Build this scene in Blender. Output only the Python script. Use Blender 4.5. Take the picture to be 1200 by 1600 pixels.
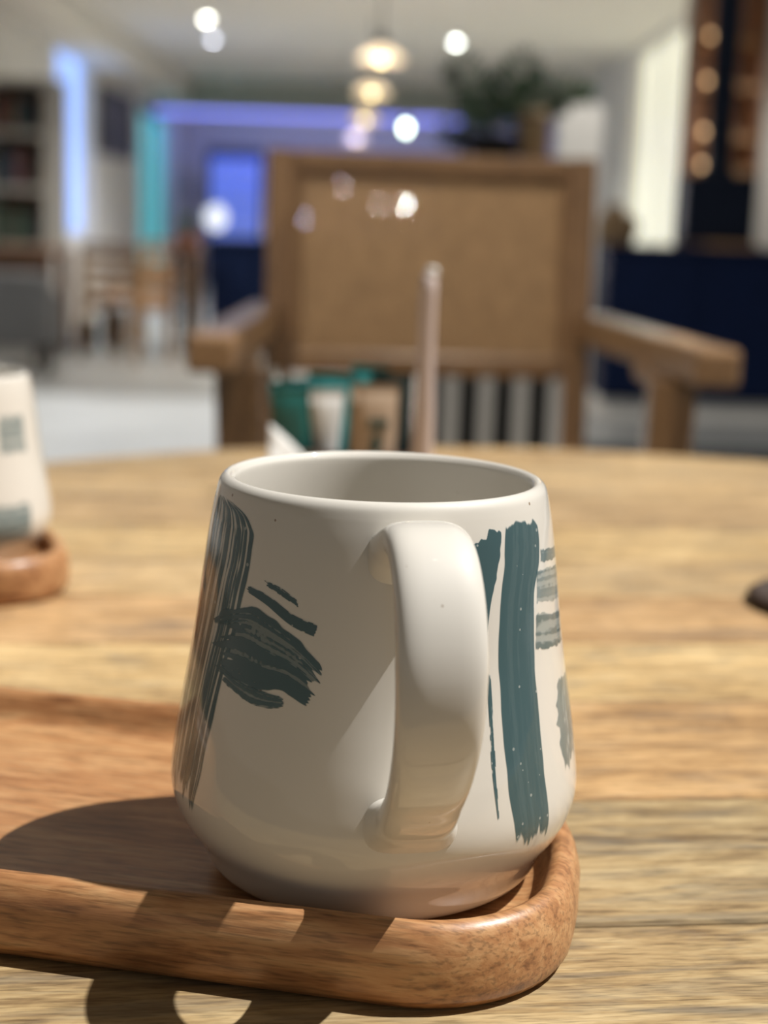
import bpy, bmesh, math, random
import numpy as np
from mathutils import Vector, Matrix

for o in list(bpy.data.objects):
    bpy.data.objects.remove(o, do_unlink=True)
SC = bpy.context.scene
COL = SC.collection
random.seed(7)
RNG = np.random.default_rng(11)

# ------------------------------------------------------------------ camera
CZ = 0.90                                   # eye height above the floor
F = 2400.0
PITCH = math.radians(10.73)
ROLL = math.radians(1.9)
FW = Vector((0, math.cos(PITCH), -math.sin(PITCH)))
UP0 = Vector((1, 0, 0)).cross(FW)
RT = Vector((1, 0, 0)) * math.cos(ROLL) + UP0 * math.sin(ROLL)
UP = RT.cross(FW)
EYE = Vector((0, 0, CZ))
cam_d = bpy.data.cameras.new('camera')
cam_d.sensor_fit = 'VERTICAL'
cam_d.sensor_height = 36.0
cam_d.lens = 36.0 * F / 1600.0
cam_d.clip_start = 0.01
cam_d.clip_end = 200
cam_d.dof.use_dof = True
cam_d.dof.focus_distance = 0.362
cam_d.dof.aperture_fstop = 8.6
cam_d.dof.aperture_ratio = 1.12
cam = bpy.data.objects.new('camera', cam_d)
M3 = Matrix((RT, UP, -FW)).transposed()
cam.matrix_world = Matrix.Translation(EYE) @ M3.to_4x4()
COL.objects.link(cam)
SC.camera = cam

# ------------------------------------------------------------------ world, sun, exposure
SC.view_settings.view_transform = 'Standard'
SC.view_settings.look = 'None'
SC.view_settings.gamma = 1.0
SC.view_settings.use_curve_mapping = False
SC.view_settings.exposure = 0.0
wd = bpy.data.worlds.new('sky')
SC.world = wd
wd.use_nodes = True
bg = wd.node_tree.nodes['Background']
bg.inputs[0].default_value = (1.0, 0.95, 0.87, 1)
bg.inputs[1].default_value = 0.27
SUN_FROM = Vector((0.585, 0.04, 1.0))         # direction towards the sun
sun_d = bpy.data.lights.new('sun', 'SUN')
sun_d.energy = 5.5
sun_d.angle = math.radians(0.55)
sun_d.color = (1.0, 0.972, 0.93)
sun = bpy.data.objects.new('sun', sun_d)
sun.rotation_euler = SUN_FROM.to_track_quat('Z', 'Y').to_euler()
sun.location = (3, 0, 6)
COL.objects.link(sun)


def W(px, py, Y):
    """world point at depth Y on the sight line of a photo pixel"""
    d = FW + RT * ((px - 600) / F) + UP * ((800 - py) / F)
    return EYE + d * (Y / d.y)


def WZ(px, py, z):
    d = FW + RT * ((px - 600) / F) + UP * ((800 - py) / F)
    return EYE + d * ((z - CZ) / d.z)


# ------------------------------------------------------------------ materials
def mat(name, col, rough=0.5, metal=0.0, coat=0.0, emit=None, estr=0.0, bump=0.0, bscale=40.0, spec=0.5, var=0.0, vscale=6.0, alpha=1.0, trans=0.0):
    m = bpy.data.materials.new(name)
    m.use_nodes = True
    nt = m.node_tree
    b = nt.nodes['Principled BSDF']
    b.inputs['Base Color'].default_value = (*col, 1)
    b.inputs['Roughness'].default_value = rough
    b.inputs['Metallic'].default_value = metal
    b.inputs['Coat Weight'].default_value = coat
    b.inputs['Coat Roughness'].default_value = 0.06
    b.inputs['Specular IOR Level'].default_value = spec
    b.inputs['Transmission Weight'].default_value = trans
    if emit:
        b.inputs['Emission Color'].default_value = (*emit, 1)
        b.inputs['Emission Strength'].default_value = estr
    tc = nt.nodes.new('ShaderNodeTexCoord')
    if var > 0:
        n = nt.nodes.new('ShaderNodeTexNoise')
        n.inputs['Scale'].default_value = vscale
        n.inputs['Detail'].default_value = 5
        nt.links.new(tc.outputs['Object'], n.inputs['Vector'])
        r = nt.nodes.new('ShaderNodeMapRange')
        r.inputs[1].default_value = 0.3
        r.inputs[2].default_value = 0.7
        r.inputs[3].default_value = 1 - var
        r.inputs[4].default_value = 1 + var
        nt.links.new(n.outputs['Fac'], r.inputs[0])
        v = nt.nodes.new('ShaderNodeVectorMath')
        v.operation = 'SCALE'
        v.inputs[0].default_value = col
        nt.links.new(r.outputs[0], v.inputs['Scale'])
        nt.links.new(v.outputs[0], b.inputs['Base Color'])
    if bump > 0:
        n = nt.nodes.new('ShaderNodeTexNoise')
        n.inputs['Scale'].default_value = bscale
        nt.links.new(tc.outputs['Object'], n.inputs['Vector'])
        bp = nt.nodes.new('ShaderNodeBump')
        bp.inputs['Strength'].default_value = bump
        bp.inputs['Distance'].default_value = 0.002
        nt.links.new(n.outputs['Fac'], bp.inputs['Height'])
        nt.links.new(bp.outputs[0], b.inputs['Normal'])
    return m


def wood_mat(name, dark, mid, light, scale=1.0, rough=0.45, tint=False, coat=0.0, streak=1.0, grey=None):
    """long-grained timber; the grain runs along the object's local x axis"""
    m = bpy.data.materials.new(name)
    m.use_nodes = True
    nt = m.node_tree
    N, Lk = nt.nodes, nt.links
    b = N['Principled BSDF']
    tc = N.new('ShaderNodeTexCoord')
    oi = N.new('ShaderNodeObjectInfo')
    add = N.new('ShaderNodeVectorMath')
    add.operation = 'ADD'
    mul = N.new('ShaderNodeVectorMath')
    mul.operation = 'SCALE'
    mul.inputs[0].default_value = (17.3, 5.1, 9.7)
    Lk.new(oi.outputs['Random'], mul.inputs['Scale'])
    Lk.new(tc.outputs['Object'], add.inputs[0])
    Lk.new(mul.outputs[0], add.inputs[1])

    def noise(sx, sy, detail, dist):
        mp = N.new('ShaderNodeMapping')
        mp.inputs['Scale'].default_value = (sx * scale, sy * scale, sy * scale)
        Lk.new(add.outputs[0], mp.inputs['Vector'])
        n = N.new('ShaderNodeTexNoise')
        n.inputs['Scale'].default_value = 1.0
        n.inputs['Detail'].default_value = detail
        n.inputs['Distortion'].default_value = dist
        n.inputs['Roughness'].default_value = 0.6
        Lk.new(mp.outputs[0], n.inputs['Vector'])
        return n
    n1 = noise(6.0, 30, 4, 1.3)
    n5 = noise(24, 80, 5, 1.6)
    n2 = noise(40, 420 * streak, 4, 0.5)
    n3 = noise(90, 1100 * streak, 2, 0.2)
    mx = N.new('ShaderNodeMath')
    mx.operation = 'MULTIPLY_ADD'
    mx.inputs[1].default_value = 0.40
    Lk.new(n2.outputs['Fac'], mx.inputs[0])
    m2 = N.new('ShaderNodeMath')
    m2.operation = 'MULTIPLY'
    m2.inputs[1].default_value = 0.38
    Lk.new(n1.outputs['Fac'], m2.inputs[0])
    m5 = N.new('ShaderNodeMath')
    m5.operation = 'MULTIPLY_ADD'
    m5.inputs[1].default_value = 0.26
    Lk.new(n5.outputs['Fac'], m5.inputs[0])
    Lk.new(m2.outputs[0], m5.inputs[2])
    Lk.new(m5.outputs[0], mx.inputs[2])
    cr = N.new('ShaderNodeValToRGB')
    e = cr.color_ramp.elements
    e[0].position = 0.41
    e[0].color = (*dark, 1)
    e[1].position = 0.62
    e[1].color = (*light, 1)
    k = e.new(0.51)
    k.color = (*mid, 1)
    Lk.new(mx.outputs[0], cr.inputs[0])
    src = cr.outputs[0]
    if grey:
        n4 = noise(9, 48, 4, 1.8)
        mr = N.new('ShaderNodeMapRange')
        mr.inputs[1].default_value = 0.5
        mr.inputs[2].default_value = 0.68
        mr.inputs[3].default_value = 0
        mr.inputs[4].default_value = 0.75
        Lk.new(n4.outputs['Fac'], mr.inputs[0])
        g = N.new('ShaderNodeMix')
        g.data_type = 'RGBA'
        g.inputs[7].default_value = (*grey, 1)
        Lk.new(mr.outputs[0], g.inputs[0])
        Lk.new(src, g.inputs[6])
        src = g.outputs[2]
    # fine dark pores
    pr = N.new('ShaderNodeMapRange')
    pr.inputs[1].default_value = 0.34
    pr.inputs[2].default_value = 0.50
    pr.inputs[3].default_value = 0.62
    pr.inputs[4].default_value = 1.0
    Lk.new(n3.outputs['Fac'], pr.inputs[0])
    sc = N.new('ShaderNodeVectorMath')
    sc.operation = 'SCALE'
    Lk.new(src, sc.inputs[0])
    Lk.new(pr.outputs[0], sc.inputs['Scale'])
    out = sc.outputs[0]
    if tint:
        vm = N.new('ShaderNodeVectorMath')
        vm.operation = 'MULTIPLY'
        Lk.new(out, vm.inputs[0])
        Lk.new(oi.outputs['Color'], vm.inputs[1])
        out = vm.outputs[0]
    Lk.new(out, b.inputs['Base Color'])
    b.inputs['Roughness'].default_value = rough
    b.inputs['Coat Weight'].default_value = coat
    b.inputs['Coat Roughness'].default_value = 0.25
    bp = N.new('ShaderNodeBump')
    bp.inputs['Strength'].default_value = 0.25
    bp.inputs['Distance'].default_value = 0.0006
    Lk.new(n2.outputs['Fac'], bp.inputs['Height'])
    Lk.new(bp.outputs[0], b.inputs['Normal'])
    return m


def glaze_mat(name, ink=False):
    m = bpy.data.materials.new(name)
    m.use_nodes = True
    nt = m.node_tree
    N, Lk = nt.nodes, nt.links
    b = N['Principled BSDF']
    tc = N.new('ShaderNodeTexCoord')
    # tiny brown iron specks in the cream glaze
    vo = N.new('ShaderNodeTexVoronoi')
    vo.inputs['Scale'].default_value = 210
    Lk.new(tc.outputs['Object'], vo.inputs['Vector'])
    wn = N.new('ShaderNodeTexWhiteNoise')
    Lk.new(vo.outputs['Position'], wn.inputs['Vector'])
    thr = N.new('ShaderNodeMapRange')       # speck radius differs from cell to cell, most cells none
    thr.inputs[1].default_value = 0.82
    thr.inputs[2].default_value = 1.0
    thr.inputs[3].default_value = 0.0
    thr.inputs[4].default_value = 0.085
    Lk.new(wn.outputs['Value'], thr.inputs[0])
    lt = N.new('ShaderNodeMath')
    lt.operation = 'LESS_THAN'
    Lk.new(vo.outputs['Distance'], lt.inputs[0])
    Lk.new(thr.outputs[0], lt.inputs[1])
    cream = N.new('ShaderNodeMix')
    cream.data_type = 'RGBA'
    cream.inputs[6].default_value = (0.715, 0.682, 0.62, 1)
    cream.inputs[7].default_value = (0.30, 0.22, 0.15, 1)
    Lk.new(lt.outputs[0], cream.inputs[0])
    col = cream.outputs[2]
    if ink:
        at = N.new('ShaderNodeAttribute')
        at.attribute_name = 'ink'
        tn = N.new('ShaderNodeMix')
        tn.data_type = 'RGBA'
        tn.inputs[6].default_value = (0.070, 0.205, 0.240, 1)
        tn.inputs[7].default_value = (0.040, 0.092, 0.104, 1)
        Lk.new(at.outputs['Fac'], tn.inputs[0])
        Lk.new(at.outputs['Fac'], b.inputs['Alpha'])
        # pin holes where the cream shows through the paint
        v2 = N.new('ShaderNodeTexVoronoi')
        v2.inputs['Scale'].default_value = 480
        Lk.new(tc.outputs['Object'], v2.inputs['Vector'])
        w2 = N.new('ShaderNodeTexWhiteNoise')
        Lk.new(v2.outputs['Position'], w2.inputs['Vector'])
        t2 = N.new('ShaderNodeMapRange')
        t2.inputs[1].default_value = 0.60
        t2.inputs[2].default_value = 1.0
        t2.inputs[3].default_value = 0.0
        t2.inputs[4].default_value = 0.22
        Lk.new(w2.outputs['Value'], t2.inputs[0])
        l2 = N.new('ShaderNodeMath')
        l2.operation = 'LESS_THAN'
        Lk.new(v2.outputs['Distance'], l2.inputs[0])
        Lk.new(t2.outputs[0], l2.inputs[1])
        l3 = N.new('ShaderNodeMath')
        l3.operation = 'MULTIPLY'
        l3.inputs[1].default_value = 0.55
        Lk.new(l2.outputs[0], l3.inputs[0])
        m3 = N.new('ShaderNodeMix')
        m3.data_type = 'RGBA'
        m3.inputs[7].default_value = (0.55, 0.58, 0.55, 1)
        Lk.new(l3.outputs[0], m3.inputs[0])
        Lk.new(tn.outputs[2], m3.inputs[6])
        col = m3.outputs[2]
    Lk.new(col, b.inputs['Base Color'])
    b.inputs['Roughness'].default_value = 0.5
    b.inputs['Specular IOR Level'].default_value = 0.3
    b.inputs['Coat Weight'].default_value = 1.0
    b.inputs['Coat Roughness'].default_value = 0.045
    nz = N.new('ShaderNodeTexNoise')
    nz.inputs['Scale'].default_value = 60
    nz.inputs['Detail'].default_value = 1
    Lk.new(tc.outputs['Object'], nz.inputs['Vector'])
    bp = N.new('ShaderNodeBump')
    bp.inputs['Strength'].default_value = 0.12
    bp.inputs['Distance'].default_value = 0.001
    Lk.new(nz.outputs['Fac'], bp.inputs['Height'])
    Lk.new(bp.outputs[0], b.inputs['Normal'])
    return m


M_GLAZE = glaze_mat('cream_speckled_glaze')
M_INK = glaze_mat('teal_brush_paint', True)
M_TRAY = wood_mat('acacia_tray_wood', (0.25, 0.105, 0.040), (0.43, 0.207, 0.084), (0.56, 0.32, 0.148), scale=1.0, rough=0.42, coat=0.25)
M_PLANK = wood_mat('table_plank_wood', (0.23, 0.145, 0.072), (0.50, 0.35, 0.175), (0.70, 0.53, 0.295), scale=1.0, rough=0.42, tint=True, grey=(0.24, 0.20, 0.15))
M_TEAK = wood_mat('teak_chair_wood', (0.16, 0.085, 0.038), (0.25, 0.140, 0.062), (0.34, 0.20, 0.095), scale=0.6, rough=0.4, coat=1.0)
M_CANE = mat('woven_cane', (0.50, 0.335, 0.19), 0.5, var=0.15, vscale=60)
M_BROWN = wood_mat('brown_furniture_wood', (0.10, 0.045, 0.022), (0.17, 0.080, 0.040), (0.24, 0.12, 0.06), scale=0.3, rough=0.5)
M_HONEY = wood_mat('honey_wood', (0.25, 0.13, 0.055), (0.36, 0.20, 0.09), (0.46, 0.28, 0.13), scale=0.3, rough=0.5)
M_WALL = mat('off_white_plaster', (0.72, 0.70, 0.66), 0.85, bump=0.2, bscale=30, var=0.03)
M_CEIL = mat('grey_white_ceiling_paint', (0.78, 0.75, 0.69), 0.9, var=0.03)
M_FLOOR = mat('polished_grey_concrete', (0.33, 0.345, 0.355), 0.38, var=0.12, vscale=1.2, bump=0.05)
M_NAVY = mat('navy_paint', (0.002, 0.009, 0.042), 0.6, var=0.1, spec=0.15)
M_NAVYM = mat('dark_navy_metal', (0.004, 0.010, 0.028), 0.5, spec=0.2)
M_BLACK = mat('black_metal', (0.02, 0.02, 0.022), 0.45)
M_WHITE = mat('white_paint', (0.78, 0.77, 0.75), 0.5, var=0.03)
M_GREY = mat('grey_fabric', (0.22, 0.22, 0.23), 0.95, bump=0.3, bscale=300, var=0.08)
M_LEAF = mat('dark_green_leaf', (0.05, 0.10, 0.05), 0.45, var=0.3, vscale=9)
M_TERRA = mat('terracotta', (0.36, 0.15, 0.07), 0.8, var=0.1)
M_SOIL = mat('dark_soil', (0.03, 0.02, 0.014), 0.95, bump=0.5, bscale=150)


# ------------------------------------------------------------------ mesh helpers
def setp(o, label=None, cat=None, group=None, kind=None):
    if label: o['label'] = label
    if cat: o['category'] = cat
    if group: o['group'] = group
    if kind: o['kind'] = kind
    return o


def empty(name, loc, rz=0.0):
    o = bpy.data.objects.new(name, None)
    o.empty_display_size = 0.02
    COL.objects.link(o)
    o.location = loc
    o.rotation_euler = (0, 0, rz)
    return o


def link_mesh(name, me, m, parent=None, loc=None, rz=None):
    o = bpy.data.objects.new(name, me)
    COL.objects.link(o)
    if m and not me.materials:
        me.materials.append(m)
    if parent: o.parent = parent
    if loc is not None: o.location = loc
    if rz is not None: o.rotation_euler = (0, 0, rz)
    return o


def mesh(name, verts, faces, m, parent=None, smooth=False, loc=None, rz=None):
    me = bpy.data.meshes.new(name)
    me.from_pydata([tuple(map(float, v)) for v in verts], [], faces)
    me.update()
    if smooth:
        me.polygons.foreach_set('use_smooth', [True] * len(me.polygons))
    return link_mesh(name, me, m, parent, loc, rz)


def from_bm(name, bm, m, parent=None, smooth=False, loc=None, rz=None):
    bmesh.ops.recalc_face_normals(bm, faces=bm.faces)
    me = bpy.data.meshes.new(name)
    bm.to_mesh(me)
    bm.free()
    if smooth:
        me.polygons.foreach_set('use_smooth', [True] * len(me.polygons))
    return link_mesh(name, me, m, parent, loc, rz)


def bm_box(bm, lo, hi, bev=0.0, mtx=None):
    r = bmesh.ops.create_cube(bm, size=1.0)
    c = [(a + b) / 2 for a, b in zip(lo, hi)]
    s = [b - a for a, b in zip(lo, hi)]
    for v in r['verts']:
        v.co = Vector((c[0] + v.co.x * s[0], c[1] + v.co.y * s[1], c[2] + v.co.z * s[2]))
    vs = r['verts']
    if bev > 0:
        es = list({e for v in vs for e in v.link_edges})
        q = bmesh.ops.bevel(bm, geom=es, offset=bev, segments=2, profile=0.5, affect='EDGES')
        vs = list(set(q['verts']) | {v for v in vs if v.is_valid})
    if mtx is not None:
        for v in vs:
            v.co = mtx @ v.co
    return vs


def box(name, lo, hi, m, parent=None, bev=0.004, mtx=None, loc=None, rz=None):
    bm = bmesh.new()
    bm_box(bm, lo, hi, bev, mtx)
    return from_bm(name, bm, m, parent, loc=loc, rz=rz)


def beam(name, a, b, w, h, m, parent=None, bev=0.004, upv=(0, 0, 1)):
    """bar of section w x h from a to b, its long grain along its local x"""
    a, b = Vector(a), Vector(b)
    d = b - a
    L = d.length
    x = d.normalized()
    y = Vector(upv).cross(x)
    if y.length < 1e-4: y = Vector((0, 1, 0)).cross(x)
    y.normalize()
    z = x.cross(y)
    o = box(name, (0, -w / 2, -h / 2), (L, w / 2, h / 2), m, parent, bev)
    R = Matrix((x, y, z)).transposed().to_4x4()
    o.matrix_local = Matrix.Translation(a) @ R
    return o


def smooth_poly(pts, n=6):
    """Catmull-Rom through the points"""
    P = [np.array(p, float) for p in pts]
    out = []
    for i in range(len(P) - 1):
        p0 = P[max(i - 1, 0)]; p1 = P[i]; p2 = P[i + 1]; p3 = P[min(i + 2, len(P) - 1)]
        for k in range(n):
            t = k / n
            out.append(0.5 * ((2 * p1) + (-p0 + p2) * t + (2 * p0 - 5 * p1 + 4 * p2 - p3) * t * t + (-p0 + 3 * p1 - 3 * p2 + p3) * t ** 3))
    out.append(P[-1])
    return out


def lathe(name, prof, m, parent=None, seg=48, smooth=True, loc=None, close=False):
    V, Fc = [], []
    n = len(prof)
    for r, z in prof:
        r = max(r, 1e-5)
        for k in range(seg):
            a = 2 * math.pi * k / seg
            V.append((r * math.cos(a), r * math.sin(a), z))
    for i in range(n - 1):
        for k in range(seg):
            k2 = (k + 1) % seg
            Fc.append((i * seg + k, i * seg + k2, (i + 1) * seg + k2, (i + 1) * seg + k))
    if close:
        Fc.append(tuple(range(seg))[::-1])
        Fc.append(tuple((n - 1) * seg + k for k in range(seg)))
    return mesh(name, V, Fc, m, parent, smooth, loc)


def tube(name, pts, r, m, parent=None, seg=10, taper=None, loc=None):
    V, Fc = [], []
    pts = [Vector(p) for p in pts]
    n = len(pts)
    ref = Vector((0.3, 0.9, 0.2))
    for i, p in enumerate(pts):
        t = (pts[min(i + 1, n - 1)] - pts[max(i - 1, 0)]).normalized()
        u = ref.cross(t)
        if u.length < 1e-3: u = Vector((1, 0, 0)).cross(t)
        u.normalize()
        v = t.cross(u)
        rr = r if taper is None else r * taper[i]
        for k in range(seg):
            a = 2 * math.pi * k / seg
            V.append(p + u * (rr * math.cos(a)) + v * (rr * math.sin(a)))
    for i in range(n - 1):
        for k in range(seg):
            k2 = (k + 1) % seg
            Fc.append((i * seg + k, i * seg + k2, (i + 1) * seg + k2, (i + 1) * seg + k))
    Fc.append(tuple(range(seg))[::-1])
    Fc.append(tuple((n - 1) * seg + k for k in range(seg)))
    return mesh(name, V, Fc, m, parent, True, loc)


def copy_tree(o, parent=None):
    c = o.copy()
    COL.objects.link(c)
    if parent: c.parent = parent
    for ch in list(o.children):
        copy_tree(ch, c)
    return c


# ------------------------------------------------------------------ the room
TT = CZ - 0.178                             # table top height
CEIL = 2.50
Y0, Y1 = 1.68, 22.5                         # edge of the added side roof, far wall
YH = 7.7                                    # edge of the main roof
XL, XR = -2.95, 2.15


def struct(name, lo, hi, m, bev=0.0, parent=None):
    o = box(name, lo, hi, m, parent, bev)
    if parent is None: setp(o, kind='structure')
    return o


floor = struct('floor', (-7, -4, -0.1), (7, Y1 + 0.3, 0.0), M_FLOOR)
bm = bmesh.new()
bm_box(bm, (-7, YH, CEIL), (7, Y1 + 0.3, CEIL + 0.18))
bm_box(bm, (0.66, Y0, CEIL), (1.10, 2.7, CEIL + 0.18))  # unseen canopy slabs, shaped to keep the sun off the armchair
bm_box(bm, (0.90, 2.7, CEIL), (1.10, YH, CEIL + 0.18))
bm_box(bm, (1.10, Y0 + 0.2, CEIL), (1.85, YH, CEIL + 0.18))  # edge set back so sun reaches the right chair arm
bm_box(bm, (1.85, Y0, CEIL), (7, YH, CEIL + 0.18))
bm_box(bm, (-7, 0.0, CEIL), (0.50, 5.2, CEIL + 0.18))           # unseen roof added for shade, open where sun falls: table and left floor
bm_box(bm, (1.85, 0.0, CEIL), (7, Y0, CEIL + 0.18))
bm_box(bm, (-7, -4, CEIL), (7, 0.0, CEIL + 0.18))  # unseen roof behind the camera, added to cut bounced light
ceiling = setp(from_bm('ceiling', bm, M_CEIL), kind='structure')
wall_far = struct('wall_far', (XL - 0.2, Y1, 0), (XR + 0.2, Y1 + 0.2, CEIL), M_WALL)
# left wall with a tall blue window and a teal door, right wall with a bright window
bm = bmesh.new()
WB = (13.7, 15.25, 0.66, 2.46)
DB = (18.1, 20.7, 0.0, 2.15)
bm_box(bm, (XL - 0.2, 10.2, 0), (XL, WB[0], CEIL))
bm_box(bm, (XL - 0.2, WB[0], 0), (XL, WB[1], WB[2]))
bm_box(bm, (XL - 0.2, WB[0], WB[3]), (XL, WB[1], CEIL))
bm_box(bm, (XL - 0.2, WB[1], 0), (XL, DB[0], CEIL))
bm_box(bm, (XL - 0.2, DB[0], DB[3]), (XL, DB[1], CEIL))
bm_box(bm, (XL - 0.2, DB[1], 0), (XL, Y1, CEIL))
wall_left = setp(from_bm('wall_left', bm, M_WALL), kind='structure')
WR = (10.8, 14.5, 0.72, 2.47)
bm = bmesh.new()
bm_box(bm, (XR, 10.62, 0), (XR + 0.2, WR[0], CEIL))
bm_box(bm, (XR, 10.46, 0), (XR + 1.4, 10.62, CEIL))
bm_box(bm, (XR, WR[0], 0), (XR + 0.2, WR[1], WR[2]))
bm_box(bm, (XR, WR[0], WR[3]), (XR + 0.2, WR[1], CEIL))
bm_box(bm, (XR, WR[1], 0), (XR + 0.2, Y1, CEIL))
wall_right = setp(from_bm('wall_right', bm, M_WALL), kind='structure')

M_PBLUE = mat('daylit_blue_pane', (0.1, 0.15, 0.3), 0.2, emit=(0.32, 0.50, 1.0), estr=1.25)
M_PTEAL = mat('daylit_teal_pane', (0.05, 0.3, 0.3), 0.2, emit=(0.10, 0.42, 0.46), estr=0.85)
M_PPALE = mat('daylit_pale_pane', (0.6, 0.6, 0.5), 0.3, emit=(1.0, 0.97, 0.76), estr=0.68)
w1 = setp(empty('window_1', (XL - 0.1, (WB[0] + WB[1]) / 2, WB[2])), kind='structure')
hw = (WB[1] - WB[0]) / 2
hh = WB[3] - WB[2]
for k in range(2):
    box('pane', (-0.01, -hw + 0.04 + k * hw, 0.04), (0.01, -hw + hw * (k + 1) - 0.02, hh - 0.04), M_PBLUE, w1, 0)
bm = bmesh.new()
for (a, b) in (((-.03, -hw, 0), (.03, -hw + .04, hh)), ((-.03, hw - .04, 0), (.03, hw, hh)), ((-.03, -hw, 0), (.03, hw, .04)), ((-.03, -hw, hh - .04), (.03, hw, hh)), ((-.03, -.015, 0), (.03, .02, hh))):
    bm_box(bm, a, b)
from_bm('window_frame', bm, M_WHITE, w1)
d1 = setp(empty('door_1', (XL - 0.1, (DB[0] + DB[1]) / 2, 0)), kind='structure')
hw = (DB[1] - DB[0]) / 2
for k in range(2):
    box('pane', (-0.01, -hw + 0.08 + k * hw, 0.25), (0.01, -hw + hw * (k + 1) - 0.04, DB[3] - 0.1), M_PTEAL, d1, 0)
M_TEALP = mat('teal_painted_frame', (0.02, 0.16, 0.14), 0.5)
bm = bmesh.new()
for (a, b) in (((-.03, -hw, 0), (.03, -hw + .08, DB[3])), ((-.03, hw - .08, 0), (.03, hw, DB[3])), ((-.03, -hw, 0), (.03, hw, .25)), ((-.03, -hw, DB[3] - .1), (.03, hw, DB[3])), ((-.03, -.04, 0), (.03, .08, DB[3]))):
    bm_box(bm, a, b)
from_bm('door_frame', bm, M_TEALP, d1)
w2 = setp(empty('window_2', (XR + 0.08, (WR[0] + WR[1]) / 2, WR[2])), kind='structure')
hw = (WR[1] - WR[0]) / 2
hh = WR[3] - WR[2]
for k in range(3):
    p = 2 * hw / 3
    box('pane', (-0.01, -hw + 0.02 + k * p, 0.03), (0.01, -hw + p * (k + 1) - 0.02, hh - 0.03), M_PPALE, w2, 0)
    box('mullion', (-.03, -hw + p * k - 0.02, 0), (.03, -hw + p * k + 0.02, hh), M_WHITE, w2, 0)
box('window_sill', (-0.12, -hw, -0.04), (0.03, hw, 0.0), M_WHITE, w2, 0.005)
# beams under the ceiling
setp(box('trim_1', (XL, 19.2, 2.18), (XR, 19.6, CEIL), mat('grey_green_beam_paint', (0.36, 0.38, 0.34), 0.8), None, 0.01), kind='structure')
setp(box('trim_2', (XL, 10.2, 2.26), (XL + 0.42, Y1, CEIL), M_CEIL, None, 0.01), kind='structure')
setp(box('baseboard_left', (XL, 10.2, 0), (XL + 0.02, DB[0], 0.1), M_WHITE, None, 0.003), kind='structure')


# ------------------------------------------------------------------ round plank table
TC = (0.12, 0.71)
TR = 0.53
PA = math.radians(7)
table = setp(empty('round_table', (TC[0], TC[1], 0)), 'round wooden plank table carrying the mugs and trays', 'table')
cuts = [-0.53, -0.415, -0.327, -0.240, -0.1385, -0.057, 0.027, 0.110, 0.201, 0.290, 0.385, 0.465, 0.53]
tones = [(0.82, 0.80, 0.76), (0.78, 0.78, 0.76), (0.76, 0.77, 0.76), (1.00, 0.86, 0.76), (1.16, 1.12, 1.02), (1.0, 0.86, 0.78), (1.02, 0.98, 0.95), (1.14, 1.1, 1.0), (0.92, 0.86, 0.84), (1.02, 0.97, 0.93), (0.98, 0.95, 0.92), (0.95, 0.9, 0.85)]
for i in range(len(cuts) - 1):
    g = 0.0005
    q0, q1 = cuts[i] + g, cuts[i + 1] - g

    def outline(ins, R):
        a, b = q0 + ins, q1 - ins
        R = R - ins
        a = max(a, -R * 0.9995); b = min(b, R * 0.9995)
        n = 14
        t0, t1 = math.asin(a / R), math.asin(b / R)
        right = [(R * math.cos(t0 + (t1 - t0) * k / n), R * math.sin(t0 + (t1 - t0) * k / n)) for k in range(n + 1)]
        left = [(-x, y) for x, y in right[::-1]]
        return right + left
    rings = [(outline(0.0, TR - 0.004), -0.032), (outline(0.0, TR), -0.028), (outline(0.0, TR), -0.004), (outline(0.0004, TR - 0.001), -0.001), (outline(0.0010, TR - 0.003), 0.0)]
    V, Fc = [], []
    n = len(rings[0][0])
    for ring, z in rings:
        V += [(x, y, z) for x, y in ring]
    for a in range(len(rings) - 1):
        for k in range(n):
            k2 = (k + 1) % n
            Fc.append((a * n + k, a * n + k2, (a + 1) * n + k2, (a + 1) * n + k))
    Fc.append(tuple(range(n))[::-1])
    Fc.append(tuple((len(rings) - 1) * n + k for k in range(n)))
    p = mesh('plank', V, Fc, M_PLANK, table, False, (0, 0, TT - 0.0002 * (i % 3 == 1)), PA)
    p.color = (*tones[i], 1)
lathe('apron', [(0.40, TT - 0.10), (0.42, TT - 0.10), (0.42, TT - 0.0322), (0.40, TT - 0.0322), (0.40, TT - 0.10)], M_TEAK, table, 64, False)
for a in (45, 135, 225, 315):
    c, s = math.cos(math.radians(a)), math.sin(math.radians(a))
    beam('leg', (0.36 * c, 0.36 * s, TT - 0.033), (0.44 * c, 0.44 * s, 0.0), 0.055, 0.055, M_TEAK, table, 0.006)


# ------------------------------------------------------------------ mugs
MH = 0.104
OUT = [(0.0350, .0), (.0390, .0006), (.0430, .0035), (.0458, .0093), (.0497, .0147), (.0521, .0201), (.0531, .0263), (.0520, .0361), (.0503, .0466), (.0485, .057), (.0469, .0673), (.0456, .0775), (.0445, .0859), (.04325, .0943), (.0421, .1000)]
LIP = [(.0414, .1024), (.0403, .1037), (.0391, .104), (.0380, .1031), (.0375, .1010)]
INN = [(.0381, .092), (.0405, .072), (.0440, .046), (.0468, .028), (.0455, .015), (.040, .0085), (.022, .0065), (0, .0062)]
OUTS = [tuple(p) for p in smooth_poly(OUT, 6)]
_oz = np.array([p[1] for p in OUTS])
_or = np.array([p[0] for p in OUTS])


def R_of(z):
    return np.interp(z, _oz, _or)


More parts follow.
